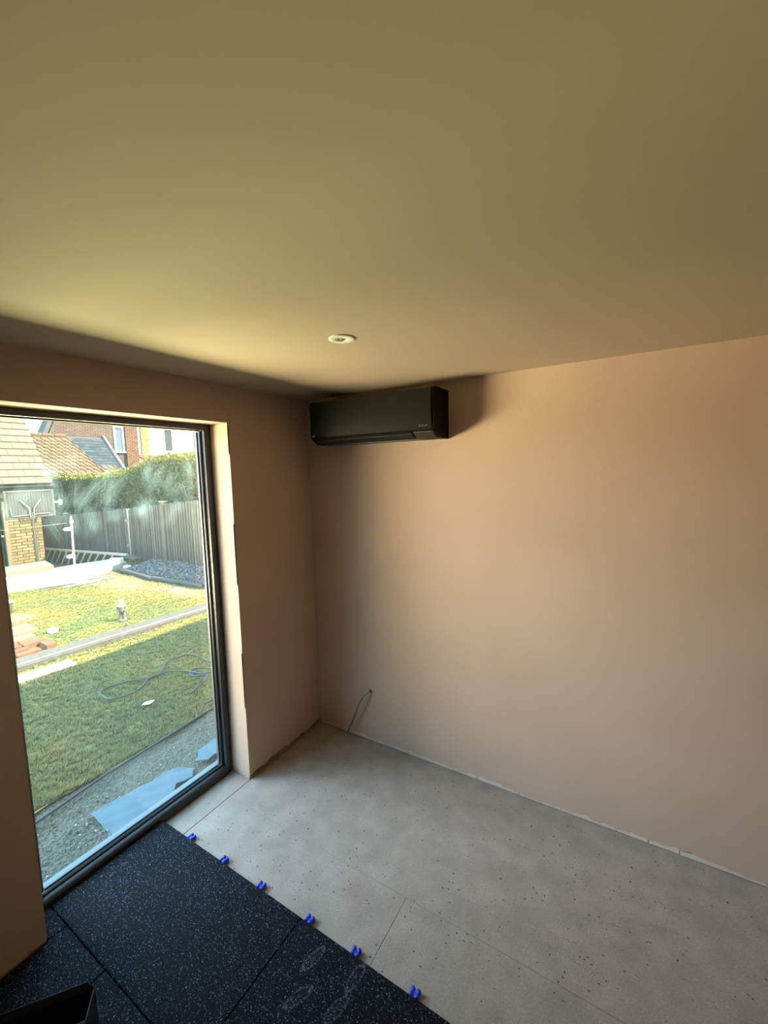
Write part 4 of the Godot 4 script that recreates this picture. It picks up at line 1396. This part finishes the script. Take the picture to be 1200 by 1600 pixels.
func hoop() -> void:
	var h = thing("basketball_hoop", "freestanding basketball hoop seen from behind on the patio", "basketball hoop", Vector3(-9.6, G, -1.64), PI / 2)
	# built facing away from the room; local x runs along the board, local z is the far side after the turn
	var dark = mat(0.034, 0.034, 0.037, 0.7)
	var grey = mat(0.30, 0.30, 0.31, 0.5)
	var b = st_new()
	add_box(b, at(0, 1.42, 0.0), Vector3(0.80, 0.52, 0.012), 0.003)
	obj("backboard", b, mat(0.028, 0.032, 0.034, 0.7), h)
	var g = st_new()   # perforated ribs on the back of the board
	for k in 16:
		add_box(g, at(-0.375 + 0.05 * k, 1.42, 0.011), Vector3(0.006, 0.50, 0.010))
	for k in 10:
		add_box(g, at(0, 1.195 + 0.05 * k, 0.011), Vector3(0.78, 0.006, 0.010))
	obj("mesh_ribs", g, mat(0.035, 0.039, 0.040, 0.7), h)
	var f = st_new()
	for sg in [-1, 1]:
		add_box(f, at(0.425 * sg, 1.42, 0.004), Vector3(0.055, 0.62, 0.04), 0.012)
		add_box(f, at(0, 1.42 + 0.285 * sg, 0.004), Vector3(0.80, 0.05, 0.04), 0.012)
	obj("board_frame", f, dark, h)
	var br = st_new()
	for sg in [-1, 1]:
		add_tube(br, [Vector3(0.030 * sg, 1.10, 0.05), Vector3(0.045 * sg, 1.33, 0.05), Vector3(0.19 * sg, 1.52, 0.03)], 0.015, 8)
	add_tube(br, [Vector3(-0.36, 1.36, 0.03), Vector3(-0.36, 1.20, 0.04), Vector3(-0.33, 1.175, 0.04), Vector3(0.33, 1.195, 0.04)], 0.012, 8)
	obj("support_arm", br, mat(0.085, 0.085, 0.085, 0.6), h)
	var p = st_new()
	add_tube(p, [Vector3(0.0, -0.22, 0.05), Vector3(0.0, 1.24, 0.05)], 0.030, 12)
	obj("pole", p, mat(0.030, 0.028, 0.024, 0.6), h)
	var r = st_new()
	var ring = []
	for k in 25:
		ring.append(Vector3(0.20 * cos(TAU * k / 24.0) , 1.16, -0.24 + 0.20 * sin(TAU * k / 24.0)))
	add_tube(r, ring, 0.009, 6)
	add_box(r, at(0, 1.16, -0.02), Vector3(0.12, 0.08, 0.03), 0.004)
	obj("rim", r, mat(0.12, 0.035, 0.012, 0.6), h)
	var n = st_new()
	for k in 12:
		for sg in [-1, 1]:
			var a0 = TAU * k / 12.0
			var a1: float = a0 + sg * 0.5
			add_tube(n, [Vector3(0.20 * cos(a0), 1.155, -0.24 + 0.20 * sin(a0)), Vector3(0.13 * cos(a1), 0.98, -0.24 + 0.13 * sin(a1))], 0.005, 4)
	obj("net", n, mat(0.085, 0.06, 0.035, 0.8), h)
	var kn = st_new()
	add_tube(kn, [Vector3(0.45, 1.43, 0.02), Vector3(0.55, 1.43, 0.02)], 0.02, 8)
	add_box(kn, at(0.56, 1.42, 0.02), Vector3(0.07, 0.12, 0.06), 0.015)
	obj("side_clamp", kn, M.white, h)

func line_posts() -> void:
	var wm = mat(0.16, 0.155, 0.145, 0.6)
	var p = thing("line_post", "white washing line post with two round white fittings at the patio edge", "post", Vector3(-7.01, G, -1.33))
	var s = st_new()
	add_tube(s, [Vector3(0, 0.0, 0), Vector3(0, 1.27, -0.03)], 0.020, 12, 0.016)
	obj("pole", s, wm, p)
	var t = st_new()
	add_tube(t, [Vector3(0, 1.14, -0.03), Vector3(0, 1.20, -0.03)], 0.030, 12)
	obj("collar", t, wm, p)
	for y in [1.04, 0.53]:
		var b = st_new()
		add_lathe(b, [Vector2(0.0001, -0.035), Vector2(0.055, -0.025), Vector2(0.075, 0.0), Vector2(0.055, 0.025), Vector2(0.0001, 0.035)], 16, at(0.02, y, 0.045))
		obj("fitting", b, M.white, p)
	var ft = st_new()
	add_lathe(ft, [Vector2(0.07, 0.0), Vector2(0.07, 0.06), Vector2(0.03, 0.11), Vector2(0.028, 0.16)], 14)
	obj("foot", ft, M.white, p)
	var ln = st_new()
	var pts = []
	for k in 13:
		var u = k / 12.0
		pts.append(Vector3(-7.01, 1.0 - 0.05 * sin(PI * u) + 0.10 * u, -1.29 + 5.5 * u))
	add_tube(ln, pts, 0.003, 5)
	tag(obj("washing_line", ln, mat(0.10, 0.10, 0.09, 0.7)), "white washing line running left from the white line post above the patio", "washing line")
	var q = thing("thin_post", "thin white post with dark clips standing against the grey fence", "post", Vector3(-7.78, -0.02, -2.76))
	var s2 = st_new()
	add_tube(s2, [Vector3(0, 0, 0), Vector3(0, 1.10, 0)], 0.018, 10)
	obj("pole", s2, wm, q)
	for y in [0.86, 0.30]:
		block("clip", at(-0.03, y, 0.02), Vector3(0.07, 0.06, 0.05), 0.008, mat(0.10, 0.09, 0.08, 0.7), q)
	block("cap", at(0, 1.11, 0), Vector3(0.06, 0.025, 0.06), 0.006, wm, q)
	# bundle of thin poles lying at the foot of the line post
	var words = ["longest thin grey pole lying by the foot of the line post", "thin dark pole lying left of the line post foot", "thin pale pole crossing at the foot of the line post", "short thin pole lying right of the line post foot"]
	var ends = [[Vector3(-7.0, 0, -1.36), Vector3(-6.86, 0, -1.92)], [Vector3(-6.94, 0, -1.30), Vector3(-7.12, 0, -0.78)], [Vector3(-6.92, 0, -1.05), Vector3(-6.84, 0, -1.62)], [Vector3(-7.05, 0, -1.50), Vector3(-6.98, 0, -1.98)]]
	var tone = [0.20, 0.06, 0.45, 0.14]
	for i in 4:
		var r = st_new()
		var lift = Vector3(0, G + 0.030 + 0.022 * (i % 2), 0)
		add_tube(r, [ends[i][0] + lift + Vector3(0.12, 0, 0), ends[i][1] + lift + Vector3(0.12, 0, 0)], 0.013, 7)
		tag(obj("thin_pole", r, mat(tone[i], tone[i], tone[i] * 0.95, 0.6)), words[i], "pole", "thin poles by the line post")

func slatted_rack() -> void:
	var r = thing("slatted_rack", "pale timber rail with leaning slats at the foot of the fence", "rack", Vector3(-9.8, 0, -2.75))
	var rail_y = func(x): return lerpf(-0.15, 0.07, (x + 12.29) / 4.89)
	var s = st_new()
	add_tube(s, [Vector3(-12.45 + 9.8, rail_y.call(-12.45), 0), Vector3(-7.92 + 9.8, rail_y.call(-7.92), 0)], 0.042, 4)
	obj("rail", s, mat(0.36, 0.26, 0.17, 0.85), r)
	var x = -12.2
	while x < -8.2:
		var top = Vector3(x + 9.8, rail_y.call(x) - 0.02, 0.03)
		var t = st_new()
		add_tube(t, [top, top + Vector3(-0.42, -0.42, 0.0)], 0.026, 4)
		obj("slat", t, mat(0.42, 0.38, 0.30, 0.85), r)
		x += 0.335
